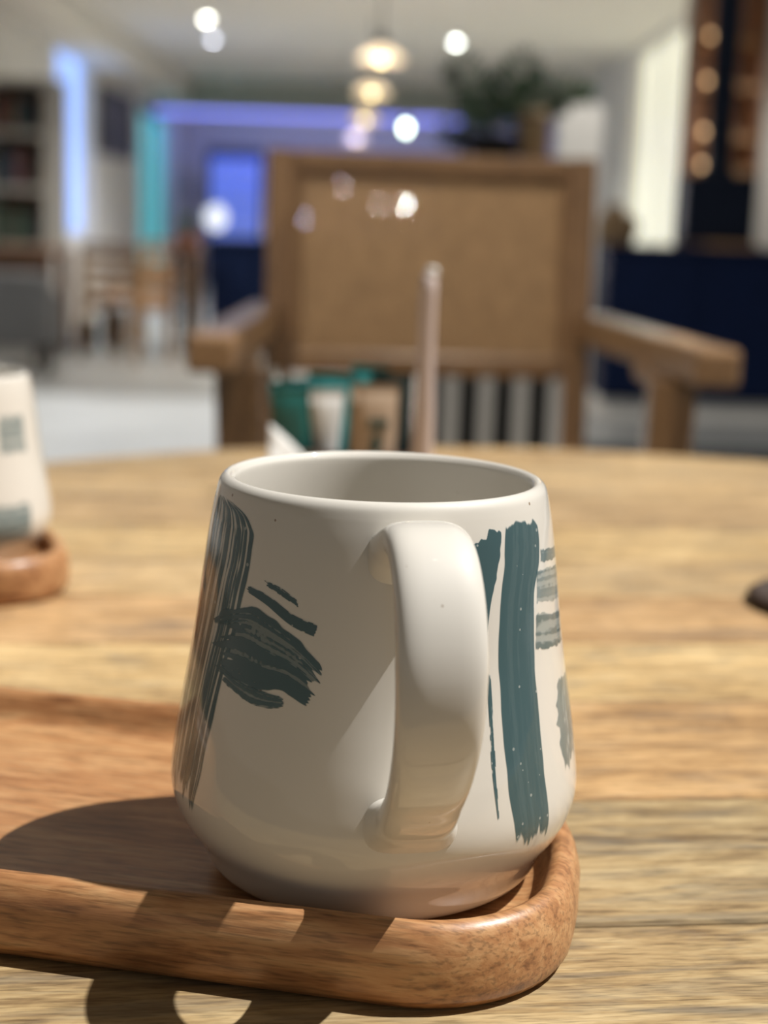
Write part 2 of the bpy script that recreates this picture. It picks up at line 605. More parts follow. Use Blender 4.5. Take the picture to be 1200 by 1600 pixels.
def stroke(name, A, B, parent, seed=0, streak=26, gap=0.25, rag0=0.06, rag1=0.06, edge=0.03, dens=1.0, flow=2.0, low=0.2, rnd=0.0):
    """brush mark on the mug wall between two edge polylines given as (degrees round the mug, mm above its foot)"""
    rg = np.random.default_rng(seed)
    A = np.array(smooth_poly(A, 8)) if len(A) > 2 else np.array(smooth_poly([A[0], A[0] + 0 * np.array(A[0]) if False else (np.array(A[0]) + np.array(A[1])) / 2, A[1]], 8))
    B = np.array(smooth_poly(B, 8)) if len(B) > 2 else np.array(smooth_poly([B[0], (np.array(B[0]) + np.array(B[1])) / 2, B[1]], 8))
    s0 = np.linspace(0, 1, len(A))
    s1 = np.linspace(0, 1, len(B))
    mid = (A[len(A) // 2] - B[len(B) // 2])
    wid = math.hypot(mid[0] * 0.85, mid[1])
    L = sum(math.hypot((A[i + 1][0] - A[i][0]) * 0.85, A[i + 1][1] - A[i][1]) for i in range(len(A) - 1))
    ns = int(max(20, min(420, L / 0.2)))
    nt = int(max(8, min(150, wid / 0.16)))
    s = np.linspace(0, 1, ns)
    t = np.linspace(0, 1, nt)
    Aq = np.stack([np.interp(s, s0, A[:, i]) for i in range(2)], 1)
    Bq = np.stack([np.interp(s, s1, B[:, i]) for i in range(2)], 1)
    th = Aq[:, None, 0] * (1 - t) + Bq[:, None, 0] * t
    z = Aq[:, None, 1] * (1 - t) + Bq[:, None, 1] * t

    def n1(x, k):                                   # smooth 1-d value noise
        tab = rg.random(int(k) + 3)
        q = x * k
        i = np.floor(q).astype(int)
        f = q - i
        f = f * f * (3 - 2 * f)
        return tab[i] * (1 - f) + tab[i + 1] * f

    def n2(S, T, ks, kt):
        tab = rg.random((int(ks) + 3, int(kt) + 3))
        a = S * ks; b = T * kt
        i = np.floor(a).astype(int); j = np.floor(b).astype(int)
        f = a - i; g = b - j
        f = f * f * (3 - 2 * f); g = g * g * (3 - 2 * g)
        return (tab[i, j] * (1 - f) + tab[i + 1, j] * f) * (1 - g) + (tab[i, j + 1] * (1 - f) + tab[i + 1, j + 1] * f) * g
    S, T = np.meshgrid(s, t, indexing='ij')
    br = 0.55 * n1(t, streak) + 0.45 * n1(t, streak * 2.3)
    br = br[None, :] + 0.35 * (n2(S, T, flow, streak) - 0.5) + 0.25 * (n2(S, T, flow * 8, streak * 1.6) - 0.5)
    ink = (low + (1 - low) * np.clip((br - gap) / 0.16, 0, 1) * (0.62 + 0.55 * n2(S, T, flow, streak * 0.8))) * dens
    e0 = rag0 * (0.6 * n1(t, streak * 0.6) + 0.4 * n1(t, streak * 1.5))
    e1 = 1 - rag1 * (0.6 * n1(t, streak * 0.6) + 0.4 * n1(t, streak * 1.5))
    e0 = e0 + rnd * np.abs(2 * t - 1) ** 3
    ink = ink * np.clip((S - e0[None, :]) / 0.012, 0, 1) * np.clip((e1[None, :] - S) / 0.012, 0, 1)
    w0 = edge * n1(s, 16)[:, None]
    w1 = 1 - edge * n1(s, 16)[:, None]
    ink = ink * np.clip((T - w0) / 0.02, 0, 1) * np.clip((w1 - T) / 0.02, 0, 1)
    ink = np.clip(ink, 0, 1)
    zz = z / 1000.0
    rr = R_of(zz) + 0.00005 + 0.00001 * (seed % 7)
    a = np.radians(th)
    P = np.stack([rr * np.sin(a), -rr * np.cos(a), zz], -1).reshape(-1, 3)
    ink = ink.reshape(-1)
    idx = np.arange(ns * nt).reshape(ns, nt)
    q = np.stack([idx[:-1, :-1], idx[1:, :-1], idx[1:, 1:], idx[:-1, 1:]], -1).reshape(-1, 4)
    keep = ink[q].max(1) > 0.04
    q = q[keep]
    # outward facing
    v0, v1, v2 = P[q[0, 0]], P[q[0, 1]], P[q[0, 2]]
    nn = np.cross(v1 - v0, v2 - v0)
    if nn @ np.array([v0[0], v0[1], 0]) < 0: q = q[:, ::-1]
    used, inv = np.unique(q, return_inverse=True)
    me = bpy.data.meshes.new(name)
    me.from_pydata(P[used].tolist(), [], inv.reshape(-1, 4).tolist())
    me.polygons.foreach_set('use_smooth', [True] * len(me.polygons))
    at = me.attributes.new('ink', 'FLOAT', 'POINT')
    at.data.foreach_set('value', ink[used].astype(np.float32))
    return link_mesh(name, me, M_INK, parent)


def mug_shell(parent):
    prof = [(0.0, 0.0015), (0.030, 0.0015), (0.0325, 0.0)] + OUTS[:-1] + [tuple(p) for p in smooth_poly([OUT[-1]] + LIP + INN, 6)]
    return lathe('mug_body', prof, M_GLAZE, parent, 192)


def mug_handle(parent, az):
    path = smooth_poly([(.0390, .0905), (.0465, .0950), (.0560, .0985), (.0660, .0965), (.0740, .0885), (.0785, .0765), (.0780, .0625), (.0730, .0510), (.0655, .0415), (.0575, .0345), (.0480, .0300)], 8)
    n = len(path)
    hwid = np.interp(np.linspace(0, 1, n), [0, .04, .09, .2, .5, .8, .92, 1], [.0112, .0106, .0100, .0094, .0099, .0088, .0092, .0130])
    hthk = np.interp(np.linspace(0, 1, n), [0, .04, .09, .2, .5, .8, .92, 1], [.0078, .0066, .0054, .0043, .0040, .0041, .0052, .0085])
    seg = 36
    V, Fc = [], []
    ca, sa = math.cos(az), math.sin(az)
    for i, p in enumerate(path):
        a = path[max(i - 1, 0)]; b = path[min(i + 1, n - 1)]
        t = (b - a) / np.linalg.norm(b - a)
        nr = np.array([-t[1], t[0]])
        nr = nr if i < 0 else nr
        for k in range(seg):
            u = 2 * math.pi * k / seg
            c, s = math.cos(u), math.sin(u)
            w = math.copysign(abs(c) ** 0.62, c) * hwid[i]
            h = math.copysign(abs(s) ** 0.72, s) * hthk[i]
            rho = p[0] + nr[0] * h
            z = p[1] + nr[1] * h
            # rho outwards (towards azimuth az), w tangential
            V.append((rho * sa + w * ca, -rho * ca + w * sa, z))
    for i in range(n - 1):
        for k in range(seg):
            k2 = (k + 1) % seg
            Fc.append((i * seg + k, (i + 1) * seg + k, (i + 1) * seg + k2, i * seg + k2))
    Fc.append(tuple(range(seg)))
    Fc.append(tuple((n - 1) * seg + k for k in range(seg))[::-1])
    return mesh('handle', V, Fc, M_GLAZE, parent, True)


MUGP = Vector((-0.00045, 0.38577, CZ - 0.06336 - MH))
mug = setp(empty('mug', MUGP), 'cream stoneware mug with teal brush strokes, sharp in front on the near tray', 'mug', 'speckled mugs with brush strokes')
mug_body = mug_shell(mug)
mug_handle(mug, math.radians(10))
ARt = [(-65.3, 100.4), (-49.8, 98.0), (-44.1, 94.9), (-42.9, 92.4), (-43.0, 86.3), (-44.3, 80.6), (-45.8, 70.6), (-48.6, 60.8), (-50.6, 50.2), (-51.8, 41.0), (-53.3, 30.8), (-57.2, 19.5)]
ALf = [(-74.0, 100.4), (-74.0, 98), (-74.5, 94.9), (-75, 92.4), (-75, 86.3), (-76, 80.6), (-78, 70.6), (-79, 60.8), (-79, 50.2), (-78, 41), (-77, 30.8), (-74, 19.5)]
AL2 = [(-92, 100), (-93, 90), (-94, 75), (-95, 60), (-96, 45), (-95, 24)]
AR2 = [(-77, 100), (-78, 90), (-80, 75), (-81, 60), (-82, 45), (-80, 24)]
stroke('brush_stroke', ARt, ALf, mug, 1, low=0.10, streak=22, gap=0.36, rag0=0.07, rag1=0.10, flow=2, dens=0.95)
stroke('brush_stroke', AR2, AL2, mug, 2, low=0.25, streak=9, gap=0.34, rag0=0.06, rag1=0.1, flow=2, dens=0.9)
stroke('brush_stroke', [(-37.5, 84.0), (-30.5, 82.9), (-24.0, 80.4)], [(-36.4, 82.7), (-30.3, 81.0), (-23.8, 78.8)], mug, 3, low=0.50, streak=4, gap=0.2, rag0=0.2, rag1=0.15, flow=4, edge=0.15)
stroke('brush_stroke', [(-44.4, 81.9), (-34.9, 80.6), (-25.4, 77.2), (-17.4, 75.7)], [(-44.7, 80.4), (-35.6, 78.3), (-26.0, 74.5), (-17.9, 72.6)], mug, 4, low=0.75, streak=6, gap=0.12, rag0=0.12, rag1=0.05, flow=3, edge=0.1)
stroke('brush_stroke', [(-61.9, 71.7), (-43.5, 77.3), (-34.1, 76.2), (-22.6, 71.6), (-14.5, 66.0)], [(-57.1, 59.8), (-44.9, 58.6), (-35.7, 57.4), (-27.1, 58.6), (-16.5, 55.4)], mug, 5, low=0.45, streak=18, gap=0.24, rag0=0.25, rag1=0.16, flow=5, edge=0.05, dens=1.15)
stroke('brush_stroke', [(-52.7, 61.5), (-42.2, 59.3), (-33.5, 58.4), (-25.4, 58.1)], [(-51.3, 58.0), (-42.8, 55.8), (-35.0, 54.3), (-25.1, 55.3)], mug, 6, low=0.50, streak=6, gap=0.26, rag0=0.2, rag1=0.15, flow=4, edge=0.08, dens=0.9)
stroke('brush_stroke', [(43.5, 99.8), (42.2, 94.7), (41.0, 88.5), (38.8, 79.8), (37.5, 70.9), (36.9, 60.0), (37.2, 46.8), (38.1, 34.5), (41.1, 20.5)], [(61.5, 99.0), (61.7, 93.1), (60.2, 87.4), (55.8, 80.4), (53.7, 66.5), (53.4, 54.6), (53.1, 41.1), (54.0, 31.4), (55.5, 18.0)], mug, 7, rnd=0.045, low=0.86, streak=12, gap=0.30, rag0=0.06, rag1=0.07, flow=3, edge=0.03, dens=0.95)
stroke('brush_stroke', [(29.0, 97.0), (28.0, 93.0), (27.5, 87.1), (28.4, 81.1), (30.5, 70.0)], [(41.0, 99.2), (41.1, 94.5), (38.6, 87.2), (35.8, 81.2), (33.0, 70.0)], mug, 8, rnd=0.12, low=0.90, streak=8, gap=0.2, rag0=0.22, rag1=0.2, flow=3, edge=0.05, dens=1.05)
stroke('brush_stroke', [(32.6, 66.0), (32.8, 52.5), (32.7, 42.1), (34.1, 29.0)], [(34.3, 66.0), (34.4, 52.3), (34.3, 41.9), (34.6, 29.0)], mug, 9, low=0.60, streak=3, gap=0.18, rag0=0.1, rag1=0.05, flow=8, edge=0.3)
stroke('brush_stroke', [(61.4, 90.5), (71, 89.6), (84.0, 88.4)], [(60.4, 87.0), (70, 86.2), (84, 85.1)], mug, 10, low=0.6, streak=3, gap=0.15, rag0=0.1, rag1=0.1, edge=0.15, dens=0.65)
stroke('brush_stroke', [(57.5, 85.9), (68, 85.6), (84, 83.9)], [(56.0, 77.5), (66, 76.4), (82, 74.6)], mug, 11, low=0.55, streak=7, gap=0.30, rag0=0.06, rag1=0.1, edge=0.10, dens=0.6)
stroke('brush_stroke', [(55.3, 76.1), (66, 74.6), (82, 72.6)], [(54.0, 66.6), (64, 65.2), (80, 63.5)], mug, 12, low=0.50, streak=6, gap=0.34, rag0=0.06, rag1=0.1, edge=0.10, dens=0.7)
stroke('brush_stroke', [(66.7, 57.4), (62.9, 50.9), (62.6, 44.4), (65.5, 33.0)], [(88, 57.0), (87, 49.8), (86.4, 42.2), (76.8, 32.0)], mug, 13, low=0.35, streak=10, gap=0.24, rag0=0.16, rag1=0.2, edge=0.12, dens=0.6)

mug2 = setp(empty('mug', (-0.208, 0.730, CZ - 0.06336 - MH)), 'blurred cream mug cut off by the left edge, on the far tray', 'mug', 'speckled mugs with brush strokes')
mug2.scale = (0.87, 0.87, 0.87)
b2 = mug_body.copy(); COL.objects.link(b2); b2.parent = mug2
h2 = mug_handle(mug2, math.radians(-150))
stroke('brush_stroke', [(46, 84), (58, 84.5), (70, 84)], [(46, 63), (58, 62.5), (70, 63)], mug2, 21, low=0.50, streak=10, gap=0.2, dens=0.45, edge=0.1)
stroke('brush_stroke', [(10, 36), (38, 38), (66, 37)], [(10, 13), (38, 12.5), (66, 18)], mug2, 22, low=0.50, streak=10, gap=0.2, dens=0.55, edge=0.1)


# ------------------------------------------------------------------ wooden trays
def tray_mesh(Lt, Wt, Rc):
    """raised-lip tray; local x along the length, origin at the middle of the underside"""
    sec = [(0.0050, 0.0), (0.0022, 0.0008), (0.0006, 0.0030), (0.0, 0.0060), (0.0, 0.0130), (0.0007, 0.0165), (0.0020, 0.0193), (0.0036, 0.0207), (0.0053, 0.0211), (0.0070, 0.0203), (0.0083, 0.0182), (0.0092, 0.0152), (0.0104, 0.0127), (0.0130, 0.0111), (0.0165, 0.0106)]
    V, Fc = [], []
    nc = 14
    rings = []
    for ins, z in sec:
        ring = []
        for ci, (sx, sy) in enumerate(((1, 1), (-1, 1), (-1, -1), (1, -1))):
            cx, cy = sx * (Lt / 2 - Rc[ci]), sy * (Wt / 2 - Rc[ci])
            R = Rc[ci] - ins
            for k in range(nc + 1):
                a = math.pi / 2 * (ci + k / nc)
                ring.append((cx + R * math.cos(a), cy + R * math.sin(a), z))
        rings.append(ring)
    n = len(rings[0])
    for r in rings: V += r
    for a in range(len(rings) - 1):
        for k in range(n):
            k2 = (k + 1) % n
            Fc.append((a * n + k, a * n + k2, (a + 1) * n + k2, (a + 1) * n + k))
    Fc.append(tuple(range(n))[::-1])
    Fc.append(tuple((len(rings) - 1) * n + k for k in range(n)))
    return V, Fc


TA = math.radians(11.5)
LT, WT = 0.330, 0.144
V, Fc = tray_mesh(LT, WT, (0.092, 0.045, 0.045, 0.039))
u0, v0 = -0.0395, 0.0
e = Vector((-math.cos(TA), math.sin(TA), 0))
nb = Vector((math.sin(TA), math.cos(TA), 0))
tc = Vector((0.0038, 0.3238, TT)) + e * (u0 + LT / 2) + nb * (WT / 2)
tray = mesh('serving_tray', V, Fc, M_TRAY, None, True, tc, -TA)
setp(tray, 'orange brown wooden tray with raised lip under the front mug', 'tray', 'wooden mug trays')
tray2 = tray.copy(); COL.objects.link(tray2)
A2 = math.radians(17)
tray2.rotation_euler = (0, 0, A2)
tray2.location = Vector((-0.160, 0.752, TT)) + Vector((-math.cos(A2), -math.sin(A2), 0)) * (LT / 2)
setp(tray2, 'blurred wooden tray under the mug at the left edge', 'tray')


# ------------------------------------------------------------------ small things on the table
p = WZ(1315, 949, TT)
co = setp(empty('coaster', (p.x, p.y, TT)), 'dark brown round coaster at the right edge of the table', 'coaster')
lathe('disc', [(0, 0), (0.042, 0), (0.045, 0.0015), (0.045, 0.0045), (0.043, 0.006), (0.041, 0.006), (0.040, 0.0045), (0, 0.0045)], mat('dark_brown_leather', (0.035, 0.017, 0.010), 0.6, bump=0.3, bscale=200), co, 48)

M_KRAFT = mat('kraft_paper', (0.44, 0.33, 0.235), 0.85, var=0.05, vscale=40)
M_PTL = mat('teal_sachet_paper', (0.035, 0.27, 0.28), 0.4, var=0.2, vscale=60)
M_PGR = mat('dark_green_sachet_paper', (0.010, 0.11, 0.10), 0.4, var=0.25, vscale=60)
M_PBK = mat('blackish_green_sachet_paper', (0.006, 0.022, 0.024), 0.45, var=0.2, vscale=60)
M_PWH = mat('white_sachet_paper', (0.80, 0.80, 0.78), 0.7, var=0.03, vscale=40)
M_PRT = mat('dark_green_print', (0.02, 0.06, 0.05), 0.6)
cad_p = W(552, 700, 0.965)
caddy = setp(empty('sachet_caddy', (cad_p.x, 0.975, TT)), 'low dark wooden caddy holding sugar sachets behind the front mug', 'caddy')
box('base', (-0.046, -0.030, 0.0), (0.046, 0.030, 0.006), M_BROWN, caddy, 0.001)
for s in (-1, 1):
    box('side', (s * 0.046 - 0.003, -0.030, 0.0), (s * 0.046 + 0.003, 0.030, 0.035), M_BROWN, caddy, 0.001)
    box('side', (-0.046, s * 0.030 - 0.003, 0.0), (0.046, s * 0.030 + 0.003, 0.035), M_BROWN, caddy, 0.001)


def sachet(px0, px1, ptop, Y, m, label, lean=0.0, tilt=0.0, prints=(), yaw=0.35, taper=1.0, thick=0.004):
    a, b = W(px0, ptop, Y), W(px1, ptop, Y)
    w = b.x - a.x
    zt = (a.z + b.z) / 2
    z0 = TT + 0.008
    h = zt - z0
    root = setp(empty('sugar_sachet', ((a.x + b.x) / 2, Y, z0)), label, 'sachet', 'sugar sachets in the caddy')
    root.rotation_euler = (lean, tilt, yaw)
    nx, nz = 9, 13
    V, Fc = [], []
    for side in (-1, 1):
        for j in range(nz):
            for i in range(nx):
                u = -1 + 2 * i / (nx - 1); v = j / (nz - 1)
                puff = (1 - u ** 4) * max(0.0, 1 - (2 * v - 1) ** 6)
                wr = 0.0006 * math.sin(u * 9 + v * 14 + side)
                V.append((u * w / 2 * (taper + (1 - taper) * v), side * (0.0004 + thick * puff) + wr * puff, v * h))
    n = nx * nz
    for s in range(2):
        for j in range(nz - 1):
            for i in range(nx - 1):
                q = (s * n + j * nx + i, s * n + j * nx + i + 1, s * n + (j + 1) * nx + i + 1, s * n + (j + 1) * nx + i)
                Fc.append(q if s == 0 else q[::-1])
    loop = [j * nx for j in range(nz)] + [(nz - 1) * nx + i for i in range(1, nx)] + [j * nx + nx - 1 for j in range(nz - 2, -1, -1)] + [i for i in range(nx - 2, 0, -1)]
    for k in range(len(loop)):
        a1, b1 = loop[k], loop[(k + 1) % len(loop)]
        Fc.append((a1, a1 + n, b1 + n, b1))
    mesh('packet', V, Fc, m, root, True)
    for (u0, v0, u1, v1) in prints:
        box('print', (u0 * w / 2, -thick - 0.0012, v0 * h), (u1 * w / 2, -thick - 0.0004, v1 * h), M_PRT, root, 0)
    return root


sachet(438, 512, 592, 0.990, M_PTL, 'teal sachet standing at the back of the caddy', -0.05, -0.1)
sachet(528, 592, 571, 0.995, M_PTL, 'tallest teal sachet behind the kraft paper sachet', 0.0, 0.12)
sachet(470, 545, 582, 0.982, M_PTL, 'broad teal sachet behind the white sachet', 0.02, 0.06)
sachet(580, 648, 583, 0.999, M_PBK, 'blackish green sachet beside the straw', 0.0, 0.0)
sachet(430, 492, 604, 0.957, M_PGR, 'dark green sachet leftmost in the caddy', 0.05, -0.06)
sachet(482, 545, 608, 0.968, M_PWH, 'white sachet narrowing downwards between green and kraft sachets', 0.0, -0.02, taper=0.35)
sachet(545, 624, 601, 0.951, M_KRAFT, 'kraft paper sachet with dark green print at the front of the caddy', 0.0, 0.02, prints=((-0.35, 0.62, 0.45, 0.70), (-0.22, 0.34, 0.18, 0.56)), thick=0.005)
sachet(440, 452, 575, 1.004, M_PWH, 'narrow white sachet at the back left of the caddy', 0.0, -0.1)
# crumpled white napkin corner at the caddy's left foot
np_ = W(452, 690, 0.93)
nk = setp(empty('paper_napkin', (np_.x + 0.012, 0.925, TT)), 'folded white paper napkin leaning on the caddy', 'napkin')
V, Fc = [], []
for j in range(9):
    for i in range(9):
        u, v = i / 8, j / 8
        V.append((-0.024 + 0.05 * u, -0.006 + 0.012 * v + 0.002 * math.sin(7 * u), 0.052 * (1 - u) * (0.4 + 0.6 * v) + 0.0025 + 0.002 * math.sin(5 * u + 6 * v)))
for j in range(8):
    for i in range(8):
        Fc.append((j * 9 + i, j * 9 + i + 1, (j + 1) * 9 + i + 1, (j + 1) * 9 + i))
nko = mesh('fold', V, Fc, M_PWH, nk, True)
md = nko.modifiers.new('thickness', 'SOLIDIFY')
md.thickness = 0.001

# wrapped straw standing in a small glass beside the caddy
sb, stp = W(656, 690, 0.93), W(675, 428, 0.93)
gx = sb.x - (stp.x - sb.x) * 0.28
straw = setp(empty('drinking_straw', (gx, 0.93, TT + 0.004)), 'pale paper-wrapped straw standing upright behind the front mug', 'straw')
top = Vector((stp.x - gx, 0, stp.z - TT - 0.004))
M_STRAW = mat('translucent_white_paper', (0.56, 0.46, 0.43), 0.22, coat=0.5)
pts = [top * t + Vector((0.0012 * math.sin(t * 5), 0, 0)) for t in np.linspace(0, 1, 14)]
tube('wrapper', pts, 0.0052, M_STRAW, straw, 16, [1.5, 1.45, 1.4, 1.35, 1.3, 1.25, 1.2, 1.1, 1.0, 1, 1, 1, 1, 0.9])
tube('crimped_end', [top, top + Vector((0.0004, 0, 0.004))], 0.0046, M_PWH, straw, 12, [1.0, 0.7])
lathe('straw_foot', [(0, 0), (0.014, 0), (0.014, 0.003), (0.0095, 0.006), (0.0095, 0.010), (0, 0.010)], M_BROWN, straw, 32, loc=(0, 0, -0.004))


# ------------------------------------------------------------------ cane-back armchair
YB = 2.15
cx = W(672, 400, YB).x
chair = setp(empty('armchair', (cx, YB, 0), math.radians(2.5)), 'teak armchair with woven cane back across the table', 'chair')
HB, HFr = 0.226, 0.262                        # half widths at back posts and arm fronts
ZT, ZA = 0.992, 0.783
LEAN = 0.10


def by(z):                                    # backrest leans back with height
    return LEAN * (z - ZA)


PW = 0.036
for s in (-1, 1):
    beam('back_post', (s * (HB - PW / 2), by(0.0) * 0.2 - 0.03, 0.0), (s * (HB - PW / 2), by(ZT), ZT), PW, 0.04, M_TEAK, chair, 0.004, (0, 1, 0))
beam('top_rail', (-HB + PW, by(ZT - .014), ZT - 0.014), (HB - PW, by(ZT - .014), ZT - 0.014), 0.034, 0.028, M_TEAK, chair)
ZBR = 0.706
beam('bottom_rail', (-HB + PW, by(ZBR), ZBR), (HB - PW, by(ZBR), ZBR), 0.034, 0.030, M_TEAK, chair)
# inner frame strips that hold the cane
for s in (-1, 1):
    beam('cane_bead', (s * (HB - PW - 0.005), by(ZBR + .015) - 0.004, ZBR + 0.015), (s * (HB - PW - 0.005), by(ZT - .028) - 0.004, ZT - 0.028), 0.010, 0.016, M_TEAK, chair, 0.002, (0, 1, 0))
for s in (-1, 1):
    beam('arm', (s * (HFr - 0.004), -0.60, ZA - 0.020), (s * (HB - 0.002), 0.03, ZA - 0.020), 0.048, 0.040, M_TEAK, chair, 0.006)
    beam('front_leg', (s * (HFr - 0.028), -0.50, ZA - 0.040), (s * (HFr - 0.050), -0.47, 0.0), 0.050, 0.036, M_TEAK, chair, 0.005, (0, 1, 0))
    beam('arm_brace', (s * (HFr - 0.022), -0.47, ZA - 0.052), (s * (HFr - 0.030), -0.36, ZA - 0.042), 0.030, 0.022, M_TEAK, chair, 0.003)
    beam('seat_side_rail', (s * (HB - 0.02), -0.48, 0.40), (s * (HB - 0.02), -0.02, 0.38), 0.030, 0.050, M_TEAK, chair, 0.004)
beam('seat_front_rail', (-HB + 0.01, -0.47, 0.40), (HB - 0.01, -0.47, 0.40), 0.030, 0.050, M_TEAK, chair, 0.004)
beam('seat_back_rail', (-HB + 0.02, -0.02, 0.38), (HB - 0.02, -0.02, 0.38), 0.030, 0.050, M_TEAK, chair, 0.004)


def cane(name, x0, x1, z0, z1, pitch, yfun, parent, sw, two=True):
    """six-way woven cane: paired uprights and cross strands with diagonals, real holes between"""
    V, Fc = [], []

    def strip(a, b, w, off, waves, n):
        d = (b[0] - a[0], b[1] - a[1])
        L = math.hypot(*d)
        nx, nz = -d[1] / L * w / 2, d[0] / L * w / 2
        base = len(V)
        for k in range(n + 1):
            t = k / n
            x = a[0] + d[0] * t; z = a[1] + d[1] * t
            o = off + (0.0007 * (1 if k % 2 else -1) if waves else 0)
            V.append((x - nx, yfun(z) + o, z - nz)); V.append((x + nx, yfun(z) + o, z + nz))
        for k in range(n):
            i = base + 2 * k
            Fc.append((i, i + 1, i + 3, i + 2))
    nx = int(round((x1 - x0) / pitch)); nz = int(round((z1 - z0) / pitch))
    px_, pz_ = (x1 - x0) / nx, (z1 - z0) / nz
    for i in range(nx + 1):
        for o in (-1, 1):
            x = x0 + i * px_ + o * sw * 0.62
            strip((x, z0), (x, z1), sw, 0.0, True, nz)
    for j in range(nz + 1):
        for o in (-1, 1):
            z = z0 + j * pz_ + o * sw * 0.62
            strip((x0, z), (x1, z), sw, 0.0, True, nx)
    W_, H_ = x1 - x0, z1 - z0
    for sgn in (1, -1):
        k = -int(H_ / px_) - 1
        while k <= nx + int(H_ / px_) + 1:
            xs = x0 + (k + 0.5) * px_
            # line x = xs + sgn * (z - z0)
            za, zb = z0, z1
            if sgn > 0:
                za = max(za, z0 + (x0 - xs)); zb = min(zb, z0 + (x1 - xs))
            else:
                za = max(za, z0 + (xs - x1)); zb = min(zb, z0 + (xs - x0))
            if zb - za > 0.004:
                strip((xs + sgn * (za - z0), za), (xs + sgn * (zb - z0), zb), sw * 1.1, -0.0012 * sgn, False, max(1, int((zb - za) / 0.03)))
            k += 1
    o = mesh(name, V, Fc, M_CANE, parent, False)
    md = o.modifiers.new('thickness', 'SOLIDIFY')
    md.thickness = 0.0007
    setp(o, kind='stuff')
    return o


cane('cane_weave', -HB + PW + 0.008, HB - PW - 0.008, ZBR + 0.015, ZT - 0.028, 0.0105, lambda z: by(z) + 0.006, chair, 0.0026)
cane('cane_weave', -HB + PW + 0.003, HB - PW - 0.003, ZBR + 0.010, ZT - 0.023, 0.0105, lambda z: by(z) + 0.016, chair, 0.0017)
seat = cane('seat_cane', -HB + 0.02, HB - 0.02, 0.0, 0.43, 0.012, lambda z: 0.0, chair, 0.0026)
seat.rotation_euler = (math.radians(90), 0, 0)
seat.location = (0, -0.03, 0.415)


# ------------------------------------------------------------------ things behind the chair
# tall console with pale slatted lower front
YC = 4.7
cl, cr_ = W(694, 245, YC).x, W(915, 245, YC).x
ct = W(800, 247, YC).z
cons = setp(empty('console_cabinet', ((cl + cr_) / 2, YC, 0)), 'tall dark console cabinet with pale slats hidden behind the armchair', 'cabinet')
hw = (cr_ - cl) / 2
box('body', (-hw, 0, 0.52), (hw, 0.34, ct - 0.03), M_BROWN, cons)
box('worktop', (-hw - 0.02, -0.02, ct - 0.03), (hw + 0.02, 0.36, ct), M_BROWN, cons)
for s in (-1, 1):
    box('door', (min(s * 0.004, s * (hw - 0.006)), -0.016, 0.54), (max(s * 0.004, s * (hw - 0.006)), 0.0, ct - 0.05), M_BROWN, cons)
    for yy in (0.02, 0.30):
        box('leg', (s * (hw - 0.025) - 0.02, yy, 0), (s * (hw - 0.025) + 0.02, yy + 0.04, 0.52), M_BLACK, cons)
box('lower_shelf', (-hw, 0.02, 0.10), (hw, 0.34, 0.13), M_BLACK, cons)
ns = 4
for i in range(ns):
    x = -hw + 0.05 + (2 * hw - 0.1) * i / (ns - 1)
    box('slat', (x - 0.024, 0.0, 0.13), (x + 0.024, 0.018, 0.52), M_WHITE, cons, 0.002)
box('back_panel', (-hw, 0.32, 0.13), (hw, 0.335, 0.52), M_BLACK, cons)

# fern on the console
pb = W(772, 240, YC + 0.12)
fern = setp(empty('potted_fern', (pb.x, YC + 0.15, ct)), 'leafy dark green fern in a dark bowl above the armchair back', 'plant')
lathe('bowl', [(0, 0), (0.05, 0), (0.085, 0.03), (0.10, 0.07), (0.095, 0.072), (0.08, 0.035), (0, 0.02)], M_BLACK, fern, 32)
lathe('soil', [(0, 0.06), (0.095, 0.058)], M_SOIL, fern, 24)
M_STEM = mat('green_stem', (0.06, 0.10, 0.035), 0.6)
tips = [(-0.16, 0.28), (-0.09, 0.20), (0.06, 0.25), (0.12, 0.29), (0.22, 0.19), (0.285, 0.22), (-0.17, 0.08), (-0.10, 0.06)]
for fi, (tx, tz) in enumerate(tips):
    dy = random.uniform(-0.10, 0.08)
    st, V, Fc = [], [], []
    N_ = 13
    for k in range(N_ + 1):
        t = k / N_
        st.append(Vector((tx * t ** 1.15, dy * t, 0.05 + (tz - 0.02) * (1 - (1 - t) ** 1.7) - 0.05 * t ** 5)))
    sobj = tube('frond', st, 0.0035, M_STEM, fern, 6, list(np.linspace(1, 0.3, N_ + 1)))
    for k in range(2, N_ + 1):
        t = k / N_
        d = (st[k] - st[k - 1]).normalized()
        for s in (-1, 1):
            side = Vector((-d.z, 0.35 * s, d.x)).normalized() * s
            ln = 0.066 * math.sin(math.pi * min(1, 0.2 + 0.75 * t)) + 0.014
            wv = d * 0.010
            p0 = st[k]
            p1 = p0 + side * ln * 0.5 + d * ln * 0.35
            p2 = p0 + side * ln + d * ln * 0.55 - Vector((0, 0, 0.008))
            b = len(V)
            V += [p0, p1 - wv, p2, p1 + wv, p1 + Vector((0, -0.003, 0.002))]
            Fc += [(b, b + 1, b + 4), (b + 1, b + 2, b + 4), (b + 2, b + 3, b + 4), (b + 3, b, b + 4)]
    mesh('leaflets', V, Fc, M_LEAF, sobj)
